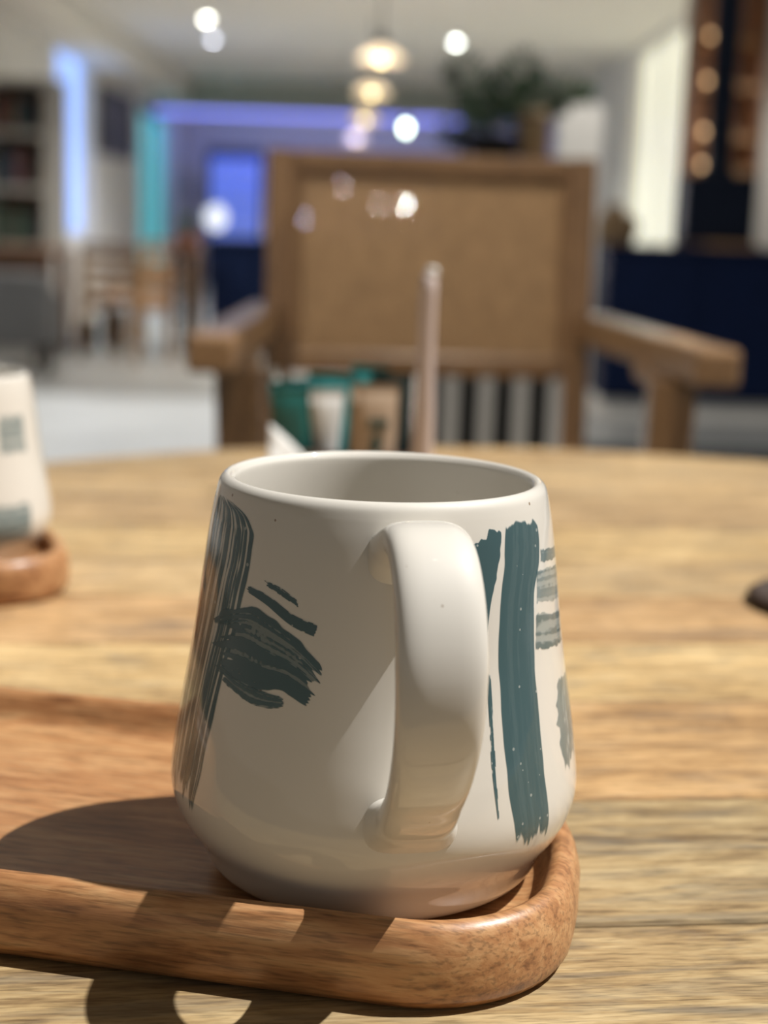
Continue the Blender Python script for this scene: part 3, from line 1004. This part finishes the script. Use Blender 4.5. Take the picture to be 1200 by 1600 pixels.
# tan vase and white square planter beside the fern
vx = W(838, 240, YC).x
vase = setp(empty('tan_vase', (vx, YC + 0.12, ct)), 'tan ribbed vase between the fern and the white planter', 'vase')
hv = W(838, 172, YC + 0.12).z - ct
prof = [(0, 0), (0.040, 0)] + [(0.046 + 0.003 * math.cos(k * math.pi), 0.01 + (hv - 0.03) * k / 10) for k in range(11)] + [(0.038, hv - 0.006), (0.038, hv), (0.033, hv), (0.033, 0.02), (0, 0.02)]
lathe('vase_body', prof, mat('tan_ceramic', (0.46, 0.34, 0.19), 0.6, var=0.2, vscale=30), vase, 32)
lathe('neck_ring', [(0.038, hv - 0.03), (0.050, hv - 0.026), (0.050, hv - 0.018), (0.038, hv - 0.014)], M_BROWN, vase, 32)
YW = 5.6
wx = W(905, 200, YW)
pl = setp(empty('white_planter', (wx.x, YW, 0)), 'tall white square planter standing right behind the cabinet', 'planter')
zt = W(905, 165, YW).z
hw = 0.075
bm = bmesh.new()
bm_box(bm, (-hw, -hw, 0.0), (hw, hw, 0.03))
for (a, b) in (((-hw, -hw), (hw, -hw + .015)), ((-hw, hw - .015), (hw, hw)), ((-hw, -hw + .015), (-hw + .015, hw - .015)), ((hw - .015, -hw + .015), (hw, hw - .015))):
    bm_box(bm, (a[0], a[1], 0.03), (b[0], b[1], zt))
from_bm('planter_box', bm, M_WHITE, pl)
box('soil', (-hw + .016, -hw + .016, zt - 0.05), (hw - .016, hw - .016, zt - 0.03), M_SOIL, pl, 0)
V, Fc = [], []
for k in range(26):
    a = random.uniform(0, 6.28); r = random.uniform(0.02, 0.085); h = random.uniform(0.05, 0.10)
    b = len(V)
    c, s = math.cos(a), math.sin(a)
    V += [(0, 0, zt - 0.03), (c * r * .5 - s * .014, s * r * .5 + c * .014, zt + h * .6), (c * r, s * r, zt + h * .75), (c * r * .5 + s * .014, s * r * .5 - c * .014, zt + h * .6), (c * r * .5, s * r * .5, zt + h * .68)]
    Fc += [(b, b + 1, b + 4), (b + 1, b + 2, b + 4), (b + 2, b + 3, b + 4), (b + 3, b, b + 4)]
mesh('foliage', V, Fc, mat('mid_green_leaf', (0.07, 0.14, 0.05), 0.5), pl)

# navy counter on the right with box, flue pipe, basket and board
YN = 7.3
nl, nr = W(945, 500, YN).x, 2.75
nt_ = W(1050, 385, YN).z
ctr = setp(empty('navy_counter', ((nl + nr) / 2, YN, 0)), 'dark navy counter behind the right arm of the armchair', 'counter')
hw = (nr - nl) / 2
box('body', (-hw, 0, 0.10), (hw, 0.62, nt_ - 0.03), M_NAVY, ctr, 0.006)
box('plinth', (-hw + 0.03, 0.05, 0), (hw - 0.03, 0.58, 0.10), M_WHITE, ctr, 0.002)
box('worktop', (-hw - 0.015, -0.02, nt_ - 0.03), (hw + 0.015, 0.64, nt_), M_NAVY, ctr, 0.006)
for i in range(4):
    w4 = 2 * hw / 4
    box('door', (-hw + i * w4 + 0.006, -0.016, 0.115), (-hw + (i + 1) * w4 - 0.006, 0.0, nt_ - 0.045), M_NAVY, ctr, 0.004)
bx0, bx1 = W(1062, 330, YN + 0.3).x, W(1172, 330, YN + 0.3).x
bz = W(1115, 275, YN + 0.3).z
fb = setp(empty('flue_stove', ((bx0 + bx1) / 2, YN + 0.32, nt_)), 'dark navy metal box with tall flue pipe on the navy counter', 'stove')
hw = (bx1 - bx0) / 2
box('firebox', (-hw, -0.15, 0.02), (hw, 0.15, bz - nt_), M_NAVYM, fb, 0.012)
box('firebox_door', (-hw + 0.04, -0.165, 0.06), (hw - 0.04, -0.15, bz - nt_ - 0.05), M_NAVYM, fb, 0.006)
for sx in (-1, 1):
    for sy in (-1, 1):
        box('foot', (sx * (hw - 0.03) - 0.015, sy * 0.12 - 0.015, 0), (sx * (hw - 0.03) + 0.015, sy * 0.12 + 0.015, 0.02), M_NAVYM, fb, 0.002)
pr = (W(1150, 150, YN + 0.3).x - W(1108, 150, YN + 0.3).x) / 2
pxx = W(1131, 150, YN + 0.3).x - (bx0 + bx1) / 2
lathe('flue_pipe', [(pr * 1.3, bz - nt_), (pr * 1.3, bz - nt_ + 0.03), (pr, bz - nt_ + 0.035), (pr, CEIL - nt_ - 0.02), (pr * 1.5, CEIL - nt_ - 0.015), (pr * 1.5, CEIL - nt_)], M_NAVYM, fb, 32, loc=(pxx, 0, 0))
bkp = W(962, 352, YN + 0.25)
bk = setp(empty('bread_basket', (bkp.x, YN + 0.25, nt_)), 'tan woven basket with round loaves on the navy counter', 'basket')
M_WICK = mat('tan_wicker', (0.30, 0.20, 0.11), 0.8, var=0.3, vscale=40, bump=0.5, bscale=90)
prof = [(0, 0), (0.085, 0)]
for k in range(9):
    prof.append((0.088 + 0.0035 * k + (0.004 if k % 2 else 0), 0.006 + 0.0125 * k))
prof += [(0.112, 0.115), (0.106, 0.115), (0.085, 0.02), (0, 0.015)]
lathe('basket_body', prof, M_WICK, bk, 40)
M_LOAF = mat('brown_crust', (0.40, 0.27, 0.15), 0.7, var=0.25, vscale=25)
for (x, y, z, r) in ((-0.04, -0.02, 0.10, 0.06), (0.045, -0.01, 0.105, 0.055), (0.0, 0.04, 0.12, 0.06), (-0.01, -0.03, 0.155, 0.05)):
    lathe('loaf', [(r * math.sin(a) * (1 + .05 * math.sin(3 * a)), -r * 0.75 * math.cos(a)) for a in np.linspace(0.02, math.pi - 0.02, 14)], M_LOAF, bk, 20, loc=(x, y, z))
tb = W(1140, 400, YN)
cb = setp(empty('cutting_board', (tb.x, YN + 0.07, nt_)), 'pale brown board lying on the navy counter before the metal box', 'board')
box('board', (-0.10, -0.08, 0), (0.10, 0.06, 0.022), M_HONEY, cb, 0.005)
box('grip', (0.10, -0.03, 0.002), (0.15, 0.01, 0.020), M_HONEY, cb, 0.004)
# dark rug before the counter
rug = box('floor_rug', (0.75, 4.6, 0.0), (2.9, 6.35, 0.012), mat('dark_navy_rug', (0.012, 0.016, 0.022), 0.95, bump=0.5, bscale=200), None, 0.004)
setp(rug, 'dark rug on the floor before the navy counter', 'rug')

# warm wooden shelf rack against the right wall
YS = 10.1
sl, sr = W(1084, 150, YS).x, W(1190, 150, YS).x
rack = setp(empty('shelf_rack', ((sl + sr) / 2, YS, 0)), 'tall wooden shelf rack behind the navy flue pipe', 'shelf')
hw = (sr - sl) / 2
for s in (-1, 1):
    box('upright', (s * hw - 0.02, 0, 0), (s * hw + 0.02, 0.3, 2.46), M_BROWN, rack)
box('back_panel', (-hw, 0.28, 0.05), (hw, 0.30, 2.46), mat('mid_brown_panel', (0.26, 0.17, 0.125), 0.6, var=0.1), rack, 0.001)
for py in (60, 130, 210, 262):
    z = W(1095, py, YS).z
    box('shelf_board', (-hw + 0.02, -0.01, z - 0.03), (hw - 0.02, 0.28, z), M_HONEY, rack)
    l = bpy.data.lights.new('shelf_lamp', 'POINT')
    l.energy = 0.6
    l.color = (1.0, 0.62, 0.3)
    l.shadow_soft_size = 0.03
    lo = bpy.data.objects.new('shelf_lamp', l)
    COL.objects.link(lo)
    lo.parent = rack
    lo.location = (-hw + 0.08, 0.03, z + 0.09)
    lathe('shelf_bulb', [(0.018 * math.sin(a), 0.018 - 0.018 * math.cos(a)) for a in np.linspace(0.02, math.pi - 0.02, 10)], mat('warm_bulb', (1, .8, .6), 0.3, emit=(1.0, 0.62, 0.30), estr=2), rack, 16, loc=(-hw + 0.08, -0.0, z))

# ------------------------------------------------------------------ the far blue-lit counter
M_LED = mat('blue_light_strip', (0.1, 0.1, 0.5), 0.4, emit=(0.22, 0.26, 1.0), estr=2.2)
led = setp(empty('light_strip', (W(470, 195, 19.7).x, 19.66, 2.14)), 'blue violet light strip glowing under the cross beam near the far wall', 'light strip')
lw = 2.0
box('channel', (-lw, -0.05, -0.03), (lw, 0.0, 0.03), M_WHITE, led, 0.003)
box('diffuser', (-lw + 0.01, -0.07, -0.02), (lw - 0.01, -0.05, 0.02), M_LED, led, 0.003)
for k in range(4):
    l = bpy.data.lights.new('strip_light', 'SPOT')
    l.spot_size = math.radians(150); l.spot_blend = 0.8
    l.energy = 34
    l.color = (0.25, 0.3, 1.0)
    l.shadow_soft_size = 0.2
    lo = bpy.data.objects.new('strip_light', l)
    COL.objects.link(lo)
    lo.parent = led
    lo.location = (-1.8 + 1.2 * k, 0.12, -0.02)
    lo.rotation_euler = (math.radians(75), 0, 0)
YF = 20.6
f0, f1 = W(322, 300, YF), W(412, 300, YF)
fr = setp(empty('display_fridge', ((f0.x + f1.x) / 2, YF, 0)), 'blue-lit glass display fridge at the far left of the chair', 'fridge')
hw = (f1.x - f0.x) / 2
zt, zb = W(365, 232, YF).z, W(365, 372, YF).z
box('cabinet', (-hw, 0.06, 0), (hw, 0.7, zt), M_WHITE, fr, 0.01)
box('lit_interior', (-hw + 0.05, 0.03, zb), (hw - 0.05, 0.06, zt - 0.12), mat('blue_lit_interior', (0.1, 0.15, 0.5), 0.4, emit=(0.14, 0.21, 0.70), estr=0.62), fr, 0)
box('header', (-hw, 0.0, zt - 0.12), (hw, 0.06, zt), M_NAVY, fr, 0.004)
for k in range(3):
    z = zb + (zt - 0.12 - zb) * (k + 0.6) / 3.2
    box('shelf', (-hw + 0.05, -0.02, z), (hw - 0.05, 0.03, z + 0.02), M_WHITE, fr, 0.002)
for s in (-1, 1):
    box('side_frame', (s * (hw - 0.025) - 0.025, 0, 0), (s * (hw - 0.025) + 0.025, 0.06, zt - 0.12), M_NAVY, fr, 0.003)
# long navy bar with small lamps on it, running behind the armchair
YR = 10.2
b0, b1 = W(328, 400, YR).x, W(690, 400, YR).x
bt = W(366, 372, YR).z
bar = setp(empty('bar_counter', ((b0 + b1) / 2, YR, 0)), 'long navy bar counter left behind the armchair', 'counter')
hw = (b1 - b0) / 2
box('body', (-hw, 0, 0.08), (hw, 0.5, bt - 0.03), M_NAVY, bar, 0.006)
box('kickboard', (-hw + 0.03, 0.04, 0), (hw - 0.03, 0.46, 0.08), M_BLACK, bar, 0.002)
box('worktop', (-hw - 0.02, -0.03, bt - 0.03), (hw + 0.02, 0.52, bt), M_NAVY, bar, 0.005)
for i in range(5):
    w5 = 2 * hw / 5
    box('front_panel', (-hw + i * w5 + 0.008, -0.014, 0.10), (-hw + (i + 1) * w5 - 0.008, 0.0, bt - 0.05), M_NAVY, bar, 0.003)


def globe_lamp(px, py, Y, zbase, r, strength, col, label, en=0.0, group=None):
    c = W(px, py, Y)
    t = setp(empty('globe_lamp', (c.x, Y, zbase)), label, 'lamp', group)
    h = c.z - zbase
    lathe('base', [(0, 0), (0.05, 0), (0.05, 0.008), (0.012, 0.016), (0.008, 0.03), (0.008, max(0.035, h - r * 0.9)), (0, max(0.035, h - r * 0.9))], M_BLACK, t, 24)
    lathe('globe', [(r * math.sin(a), -r * math.cos(a)) for a in np.linspace(0.02, math.pi - 0.02, 16)], mat('globe_glow', (0.9, 0.9, 0.9), 0.3, emit=col, estr=strength), t, 24, loc=(0, 0, h))
    if en:
        l = bpy.data.lights.new('globe_light', 'POINT')
        l.energy = en; l.color = col; l.shadow_soft_size = r
        lo = bpy.data.objects.new('globe_light', l); COL.objects.link(lo); lo.parent = t; lo.location = (0, -r * 2.5, h)
    return t


globe_lamp(634, 322, YR + 0.15, bt, 0.034, 420, (1.0, 0.92, 0.88), 'brightest small globe lamp shining through the cane back')
globe_lamp(592, 320, YR + 0.25, bt, 0.030, 90, (1.0, 0.90, 0.80), 'dim globe lamp just left of the brightest one behind the cane')
globe_lamp(535, 292, YR + 0.25, bt, 0.034, 60, (1.0, 0.86, 0.80), 'dim globe lamp seen through the upper left of the cane')
globe_lamp(474, 342, YR + 0.15, bt, 0.034, 45, (0.75, 0.80, 1.0), 'faint bluish globe lamp seen through the left of the cane')
globe_lamp(337, 340, 17.5, 0.0, 0.13, 1.1, (0.80, 0.86, 1.0), 'large pale globe floor lamp before the blue fridge')


# ------------------------------------------------------------------ ceiling lamps
def pendant(px, py, Y, r, label):
    c = W(px, py, Y)
    t = setp(empty('pendant_lamp', (c.x, Y, c.z)), label, 'pendant lamp', 'row of pendant lamps')
    lathe('shade', [(r, -0.012), (r * 0.97, 0.0), (r * 0.62, 0.045), (r * 0.26, 0.075), (r * 0.24, 0.078), (r * 0.60, 0.040), (r * 0.93, -0.008), (r, -0.012)], mat('cream_enamel', (0.78, 0.68, 0.54), 0.35, emit=(1.0, 0.76, 0.48), estr=1.3), t, 40)
    lathe('cap', [(0, 0.15), (0.02, 0.15), (0.045, 0.11), (r * 0.27, 0.074), (r * 0.27, 0.066), (0, 0.066)], M_BLACK, t, 24)
    lathe('bulb', [(0.030 * math.sin(a), 0.012 - 0.034 * math.cos(a)) for a in np.linspace(0.02, math.pi - 0.02, 14)], mat('warm_bulb_glow', (1, .9, .7), 0.3, emit=(1.0, 0.76, 0.36), estr=13), t, 20)
    tube('cord', [(0, 0, 0.15), (0, 0, CEIL - c.z)], 0.006, M_BLACK, t, 8)
    l = bpy.data.lights.new('pendant_light', 'SPOT')
    l.spot_size = math.radians(140); l.spot_blend = 0.6
    l.energy = 100; l.color = (1.0, 0.75, 0.45); l.shadow_soft_size = 0.03
    lo = bpy.data.objects.new('pendant_light', l); COL.objects.link(lo); lo.parent = t; lo.location = (0, 0, -0.06)


pendant(596, 92, 10.0, 0.150, 'nearest and largest pendant lamp with cream shade')
pendant(581, 145, 12.7, 0.150, 'second nearest pendant lamp in the row')
pendant(570, 187, 16.1, 0.145, 'third pendant lamp in the receding row')
pendant(557, 218, 20.0, 0.145, 'farthest and lowest looking pendant lamp in the row')


def downlight(px, py, label, st, col, r=0.05, en=110, at=None):
    c = Vector(at) if at else WZ(px, py, CEIL - 0.02)
    t = setp(empty('ceiling_spotlight', (c.x, c.y, CEIL)), label, 'spotlight', 'ceiling spotlights')
    lathe('housing', [(0, 0), (r * 1.35, 0), (r * 1.35, -0.05), (r * 1.1, -0.055), (r * 1.05, -0.02), (0, -0.02)], M_WHITE, t, 28)
    lathe('lens', [(r * math.sin(a), -0.022 - r * 0.9 * math.cos(a - math.pi) * 1.0) for a in np.linspace(math.pi / 2, math.pi - 0.02, 8)], mat('spot_glow', (1, 1, 1), 0.3, emit=col, estr=st), t, 24)
    if not en: return c
    l = bpy.data.lights.new('spot_light', 'SPOT')
    l.spot_size = math.radians(140); l.spot_blend = 0.6
    l.energy = en; l.color = col; l.shadow_soft_size = r
    lo = bpy.data.objects.new('spot_light', l); COL.objects.link(lo); lo.parent = t; lo.location = (0, 0, -0.16)
    return c


downlight(323, 23, 'bright white spotlight topmost on the ceiling left of the pendants', 26, (1.0, 0.98, 0.85))
downlight(333, 55, 'bluish white spotlight just below the topmost one', 15, (0.82, 0.86, 1.0))
downlight(713, 60, 'bright white spotlight on the ceiling right of the pendants', 30, (0.95, 1.0, 0.92))
downlight(363, 128, 'faint spotlight low on the left ceiling', 0.7, (1.0, 0.97, 0.9), 0.03, 0)
downlight(683, 130, 'faint spotlight on the right, the upper of two', 1.6, (1.0, 0.97, 0.95), 0.03, 0)
downlight(660, 155, 'faint spotlight on the right, the lower of two', 1.3, (1.0, 0.97, 0.95), 0.03, 0)
for k, (x, y) in enumerate(((-2.2, 9.4), (-0.6, 9.4), (1.0, 9.4), (2.4, 9.4), (0.85, 5.1))):  # five added lamps beyond the view, brightening the furniture below
    t = downlight(600, 60, ('first', 'second', 'third', 'fourth', 'single')[k] + ' added unseen fill spotlight above the ' + ('grey armchair', 'cafe chairs', 'navy bar', 'navy counter', 'console cabinet')[k], 12, (1.0, 0.95, 0.86), 0.05, (110, 55, 50, 40, 90)[k], (x, y, CEIL))
def fill_spot(loc, aim, en, label):  # added lamp out of view, put in to brighten the armchair
    loc, aim = Vector(loc), Vector(aim)
    t = setp(empty('fill_spotlight', loc), label, 'spotlight', 'added fill spotlights over the table')
    d = (aim - (loc + Vector((0, 0, -0.14)))).normalized()
    R = d.to_track_quat('-Z', 'Y').to_euler()
    lathe('mount', [(0, 0), (0.05, 0), (0.05, -0.02), (0.012, -0.025), (0.012, -0.12), (0, -0.12)], M_BLACK, t, 24)
    h = lathe('lamp_head', [(0, 0.05), (0.03, 0.05), (0.045, 0.02), (0.045, -0.06), (0.041, -0.06), (0.040, -0.01), (0, -0.01)], M_BLACK, t, 28, loc=(0, 0, -0.14))
    h.rotation_euler = R
    b_ = lathe('bulb', [(0, -0.012), (0.036, -0.014), (0.030, -0.022), (0, -0.026)], mat('spot_bulb', (1, 1, 1), 0.3, emit=(1.0, 0.86, 0.66), estr=20), h, 24)
    l = bpy.data.lights.new('fill_light', 'SPOT')
    l.energy = en; l.color = (1.0, 0.86, 0.68); l.shadow_soft_size = 0.04
    l.spot_size = math.radians(52); l.spot_blend = 0.7
    lo = bpy.data.objects.new('fill_light', l); COL.objects.link(lo); lo.parent = h; lo.location = (0, 0, -0.05)


fill_spot((-0.75, 0.55, CEIL), (-0.02, 2.1, 0.80), 62, 'left added fill spotlight, out of view, aimed at the cane armchair')
fill_spot((0.30, 0.25, CEIL), (0.12, 2.1, 0.80), 45, 'right added fill spotlight, out of view, aimed at the cane armchair')
hb = W(634, 200, 14.0)
hbt = setp(empty('hanging_bulb', (hb.x, 14.0, hb.z)), 'bare greenish white bulb hanging right of the pendant row', 'lamp')
lathe('bulb', [(0.034 * math.sin(a), -0.04 * math.cos(a)) for a in np.linspace(0.02, math.pi - 0.02, 14)], mat('greenish_bulb', (.9, 1, .9), 0.3, emit=(0.82, 1.0, 0.78), estr=13), hbt, 20)
lathe('socket', [(0, 0.09), (0.016, 0.09), (0.02, 0.04), (0.018, 0.03), (0, 0.03)], M_BLACK, hbt, 16)
tube('cord', [(0, 0, 0.09), (0, 0, CEIL - hb.z)], 0.004, M_BLACK, hbt, 6)

# ------------------------------------------------------------------ left side: bookcase, picture, tables, chairs
YK = 11.2
kl, kr = -2.93, W(88, 250, YK).x
kt = W(45, 122, YK).z
bkc = setp(empty('bookcase', ((kl + kr) / 2, YK, 0)), 'grey bookcase with dark back against the left wall', 'bookcase')
hw = (kr - kl) / 2
M_GP = mat('grey_painted_wood', (0.33, 0.32, 0.30), 0.6, var=0.05)
for s in (-1, 1):
    box('upright', (s * (hw - 0.02) - 0.02 - (0.06 if s > 0 else 0), 0, 0), (s * (hw - 0.02) + 0.02, 0.35, kt), M_GP, bkc)
box('back_panel', (-hw, 0.33, 0), (hw, 0.35, kt), M_BROWN, bkc, 0)
lv = [W(45, y, YK).z for y in (386, 296, 208)]
for z in lv + [kt - 0.02]:
    box('shelf_board', (-hw + 0.04, -0.005, z - 0.02), (hw - 0.1, 0.33, z + 0.02), M_GP, bkc)
bcols = [(0.10, 0.02, 0.02), (0.02, 0.02, 0.025), (0.14, 0.035, 0.03), (0.02, 0.05, 0.03), (0.05, 0.04, 0.035), (0.015, 0.03, 0.05)]
BM = [mat('book_cover', c, 0.6) for c in bcols]
M_PAGE = mat('book_pages', (0.7, 0.66, 0.56), 0.9)
rowlab = ['dark book standing on the lowest visible bookcase shelf', 'dark book standing on the middle visible bookcase shelf', 'dark red or black book on the top visible bookcase shelf']
for r_, z in enumerate(lv):
    x = -hw + 0.06
    while x < hw - 0.20:
        t = random.uniform(0.03, 0.06); h = random.uniform(0.20, 0.29); d = random.uniform(0.16, 0.2)
        bo = setp(empty('book', ((kl + kr) / 2 + x + t / 2, YK + 0.03, z + 0.02)), rowlab[r_], 'book', rowlab[r_].replace('dark book standing', 'books').replace('dark red or black book', 'books'))
        bm = bmesh.new()
        bm_box(bm, (-t / 2, 0, 0), (t / 2, 0.004, h)); bm_box(bm, (-t / 2, 0.004, 0), (-t / 2 + 0.003, d, h)); bm_box(bm, (t / 2 - 0.003, 0.004, 0), (t / 2, d, h))
        from_bm('cover', bm, BM[(random.randrange(6) if r_ else random.choice([3, 1, 4, 3]))], bo)
        box('pages', (-t / 2 + 0.003, 0.004, 0.004), (t / 2 - 0.003, d - 0.004, h - 0.004), M_PAGE, bo, 0)
        x += t + 0.003

# picture on the left wall
PY0, PY1 = 15.55, 17.5
z0, z1 = W(170, 245, 16.5).z, W(170, 142, 16.5).z
pic = setp(empty('framed_picture', (XL + 0.001, (PY0 + PY1) / 2, (z0 + z1) / 2)), 'large dark framed picture on the left wall between window and teal door', 'picture')
hy, hz = (PY1 - PY0) / 2, (z1 - z0) / 2
m_ = mat('dark_mottled_canvas', (0.10, 0.10, 0.14), 0.7, var=0.9, vscale=4)
box('canvas', (0.0, -hy + 0.05, -hz + 0.05), (0.02, hy - 0.05, hz - 0.05), m_, pic, 0)
for s in (-1, 1):
    box('frame_side', (0, s * (hy - 0.025) - 0.025, -hz), (0.035, s * (hy - 0.025) + 0.025, hz), M_BLACK, pic, 0.003)
    box('frame_side', (0, -hy + 0.05, s * (hz - 0.025) - 0.025), (0.035, hy - 0.05, s * (hz - 0.025) + 0.025), M_BLACK, pic, 0.003)


def cafe_chair(label, loc, rz):
    t = setp(empty('cafe_chair', loc, rz), label, 'chair', 'brown wooden cafe chairs')
    for s in (-1, 1):
        beam('leg', (s * 0.20, -0.20, 0.44), (s * 0.22, -0.23, 0), 0.038, 0.038, M_HONEY, t)
        beam('back_post', (s * 0.21, 0.24, 0.0), (s * 0.20, 0.23, 0.84), 0.036, 0.036, M_HONEY, t)
        beam('side_rail', (s * 0.20, -0.2, 0.40), (s * 0.20, 0.22, 0.40), 0.02, 0.06, M_HONEY, t)
        beam('arm', (s * 0.22, -0.2, 0.64), (s * 0.215, 0.22, 0.66), 0.045, 0.025, M_HONEY, t)
        beam('arm_post', (s * 0.215, -0.18, 0.44), (s * 0.22, -0.18, 0.63), 0.03, 0.03, M_HONEY, t)
    box('seat', (-0.23, -0.24, 0.43), (0.23, 0.22, 0.465), M_HONEY, t, 0.01)
    for z in (0.55, 0.65, 0.75):
        beam('back_slat', (-0.19, 0.235, z), (0.19, 0.235, z), 0.018, 0.055, M_HONEY, t)
    beam('crest_rail', (-0.21, 0.235, 0.82), (0.21, 0.235, 0.82), 0.026, 0.05, M_BROWN, t)
    return t


q = W(205, 480, 9.6)
cafe_chair('brown cafe chair nearest left of the armchair', (q.x - 0.03, 9.6, 0), math.radians(160)).scale = (0.9, 0.9, 0.84)
q = W(252, 480, 10.8)
cafe_chair('brown cafe chair partly behind the nearer one by the teal door', (q.x + 0.02, 10.8, 0), math.radians(200)).scale = (0.9, 0.9, 0.84)

# dark brown desk at the far left with a grey armchair before it
YD = 9.4
d0, d1x = -2.9, W(78, 450, YD).x
dt = W(40, 388, YD).z
desk = setp(empty('brown_desk', ((d0 + d1x) / 2, YD, 0)), 'dark brown desk at the far left in front of the bookcase', 'desk')
hw = (d1x - d0) / 2
box('top', (-hw - 0.02, -0.02, dt - 0.035), (hw + 0.02, 0.6, dt), M_BROWN, desk, 0.005)
box('apron', (-hw + 0.03, 0.01, dt - 0.16), (hw - 0.03, 0.03, dt - 0.035), M_BROWN, desk, 0.003)
for s in (-1, 1):
    for y in (0.0, 0.52):
        box('leg', (s * (hw - 0.035) - 0.035, y, 0), (s * (hw - 0.035) + 0.035, y + 0.07, dt - 0.035), M_BROWN, desk, 0.004)
gp = W(-14, 480, 8.7)
ga = setp(empty('grey_armchair', (gp.x, 8.8, 0), math.radians(200)), 'grey upholstered armchair at the left edge before the desk', 'armchair')
box('seat', (-0.26, -0.28, 0.14), (0.26, 0.26, 0.42), M_GREY, ga, 0.04)
box('backrest', (-0.28, 0.22, 0.14), (0.28, 0.36, 0.56), M_GREY, ga, 0.05)
for s in (-1, 1):
    box('armrest', (s * 0.30 - 0.05, -0.27, 0.14), (s * 0.30 + 0.05, 0.30, 0.46), M_GREY, ga, 0.04)
    for y in (-0.22, 0.28):
        box('leg', (s * 0.26 - 0.02, y - 0.02, 0), (s * 0.26 + 0.02, y + 0.02, 0.14), M_BLACK, ga, 0.003)
wp = W(108, 430, 10.4)
wb = setp(empty('white_side_cabinet', (wp.x, 10.4, 0)), 'pale grey side cabinet between desk and cafe chairs', 'cabinet')
wt = W(108, 392, 10.4).z
box('body', (-0.13, 0, 0.06), (0.13, 0.35, wt - 0.02), M_WHITE, wb, 0.005)
box('top', (-0.14, -0.01, wt - 0.02), (0.14, 0.36, wt), M_WHITE, wb, 0.004)
for k in range(2):
    dr = box('drawer', (-0.12, -0.014, 0.09 + k * 0.29), (0.12, 0.0, 0.36 + k * 0.29), M_WHITE, wb, 0.003)
    box('knob', (-0.012, -0.03, 0.22 + k * 0.29), (0.012, -0.014, 0.245 + k * 0.29), M_BLACK, dr, 0.003)
for s in (-1, 1):
    box('foot', (s * 0.11 - 0.015, 0.02, 0), (s * 0.11 + 0.015, 0.32, 0.06), M_BLACK, wb, 0.002)
for i, (px, py, Y, r, h, lab) in enumerate(((135, 545, 10.12, 0.075, 0.20, 'dark round pot on the floor before the pale side cabinet'), (178, 540, 10.3, 0.085, 0.26, 'larger dark round pot on the floor beside the cafe chair'))):
    c = W(px, py, Y)
    t = setp(empty('dark_pot', (c.x, Y, 0)), lab, 'pot', 'dark floor pots')
    lathe('pot_body', [(0, 0), (r * 0.7, 0), (r, h * 0.45), (r * 0.9, h * 0.85), (r * 0.95, h), (r * 0.85, h), (r * 0.8, h * 0.8), (0, h * 0.75)], M_BLACK, t, 32)
    lathe('soil', [(0, h * 0.86), (r * 0.82, h * 0.86)], M_SOIL, t, 20)
# potted plant on a dark stand by the teal door
YP = 10.0
c = W(292, 430, YP)
zs = W(292, 395, YP).z
stn = setp(empty('plant_stand', (c.x, YP, 0)), 'tall dark plant stand between cafe chairs and navy bar', 'stand')
lathe('top', [(0, zs - 0.025), (0.11, zs - 0.025), (0.115, zs - 0.012), (0.11, zs), (0, zs)], M_BLACK, stn, 32)
for a in (20, 110, 200, 290):
    ca, sa = math.cos(math.radians(a)), math.sin(math.radians(a))
    beam('leg', (0.09 * ca, 0.09 * sa, zs - 0.025), (0.10 * ca, 0.10 * sa, 0), 0.03, 0.03, M_BLACK, stn, 0.003)
box('lower_panel', (-0.07, -0.07, 0.25), (0.07, 0.07, 0.27), M_BLACK, stn, 0.003)
pp = setp(empty('potted_plant', (c.x, YP, zs)), 'small dark plant in a terracotta pot on the dark stand', 'plant')
lathe('pot', [(0, 0), (0.055, 0), (0.075, 0.08), (0.08, 0.08), (0.08, 0.10), (0.07, 0.10), (0.065, 0.08), (0, 0.075)], M_TERRA, pp, 28)
V, Fc = [], []
for k in range(34):
    a = random.uniform(0, 6.28); r = random.uniform(0.02, 0.09); h = random.uniform(0.06, 0.17)
    b = len(V)
    cc, ss = math.cos(a), math.sin(a)
    V += [(0, 0, 0.08), (cc * r * .6 - ss * .016, ss * r * .6 + cc * .016, 0.08 + h * .7), (cc * r, ss * r, 0.08 + h), (cc * r * .6 + ss * .016, ss * r * .6 - cc * .016, 0.08 + h * .7), (cc * r * .6, ss * r * .6, 0.08 + h * .76)]
    Fc += [(b, b + 1, b + 4), (b + 1, b + 2, b + 4), (b + 2, b + 3, b + 4), (b + 3, b, b + 4)]
mesh('foliage', V, Fc, M_LEAF, pp)
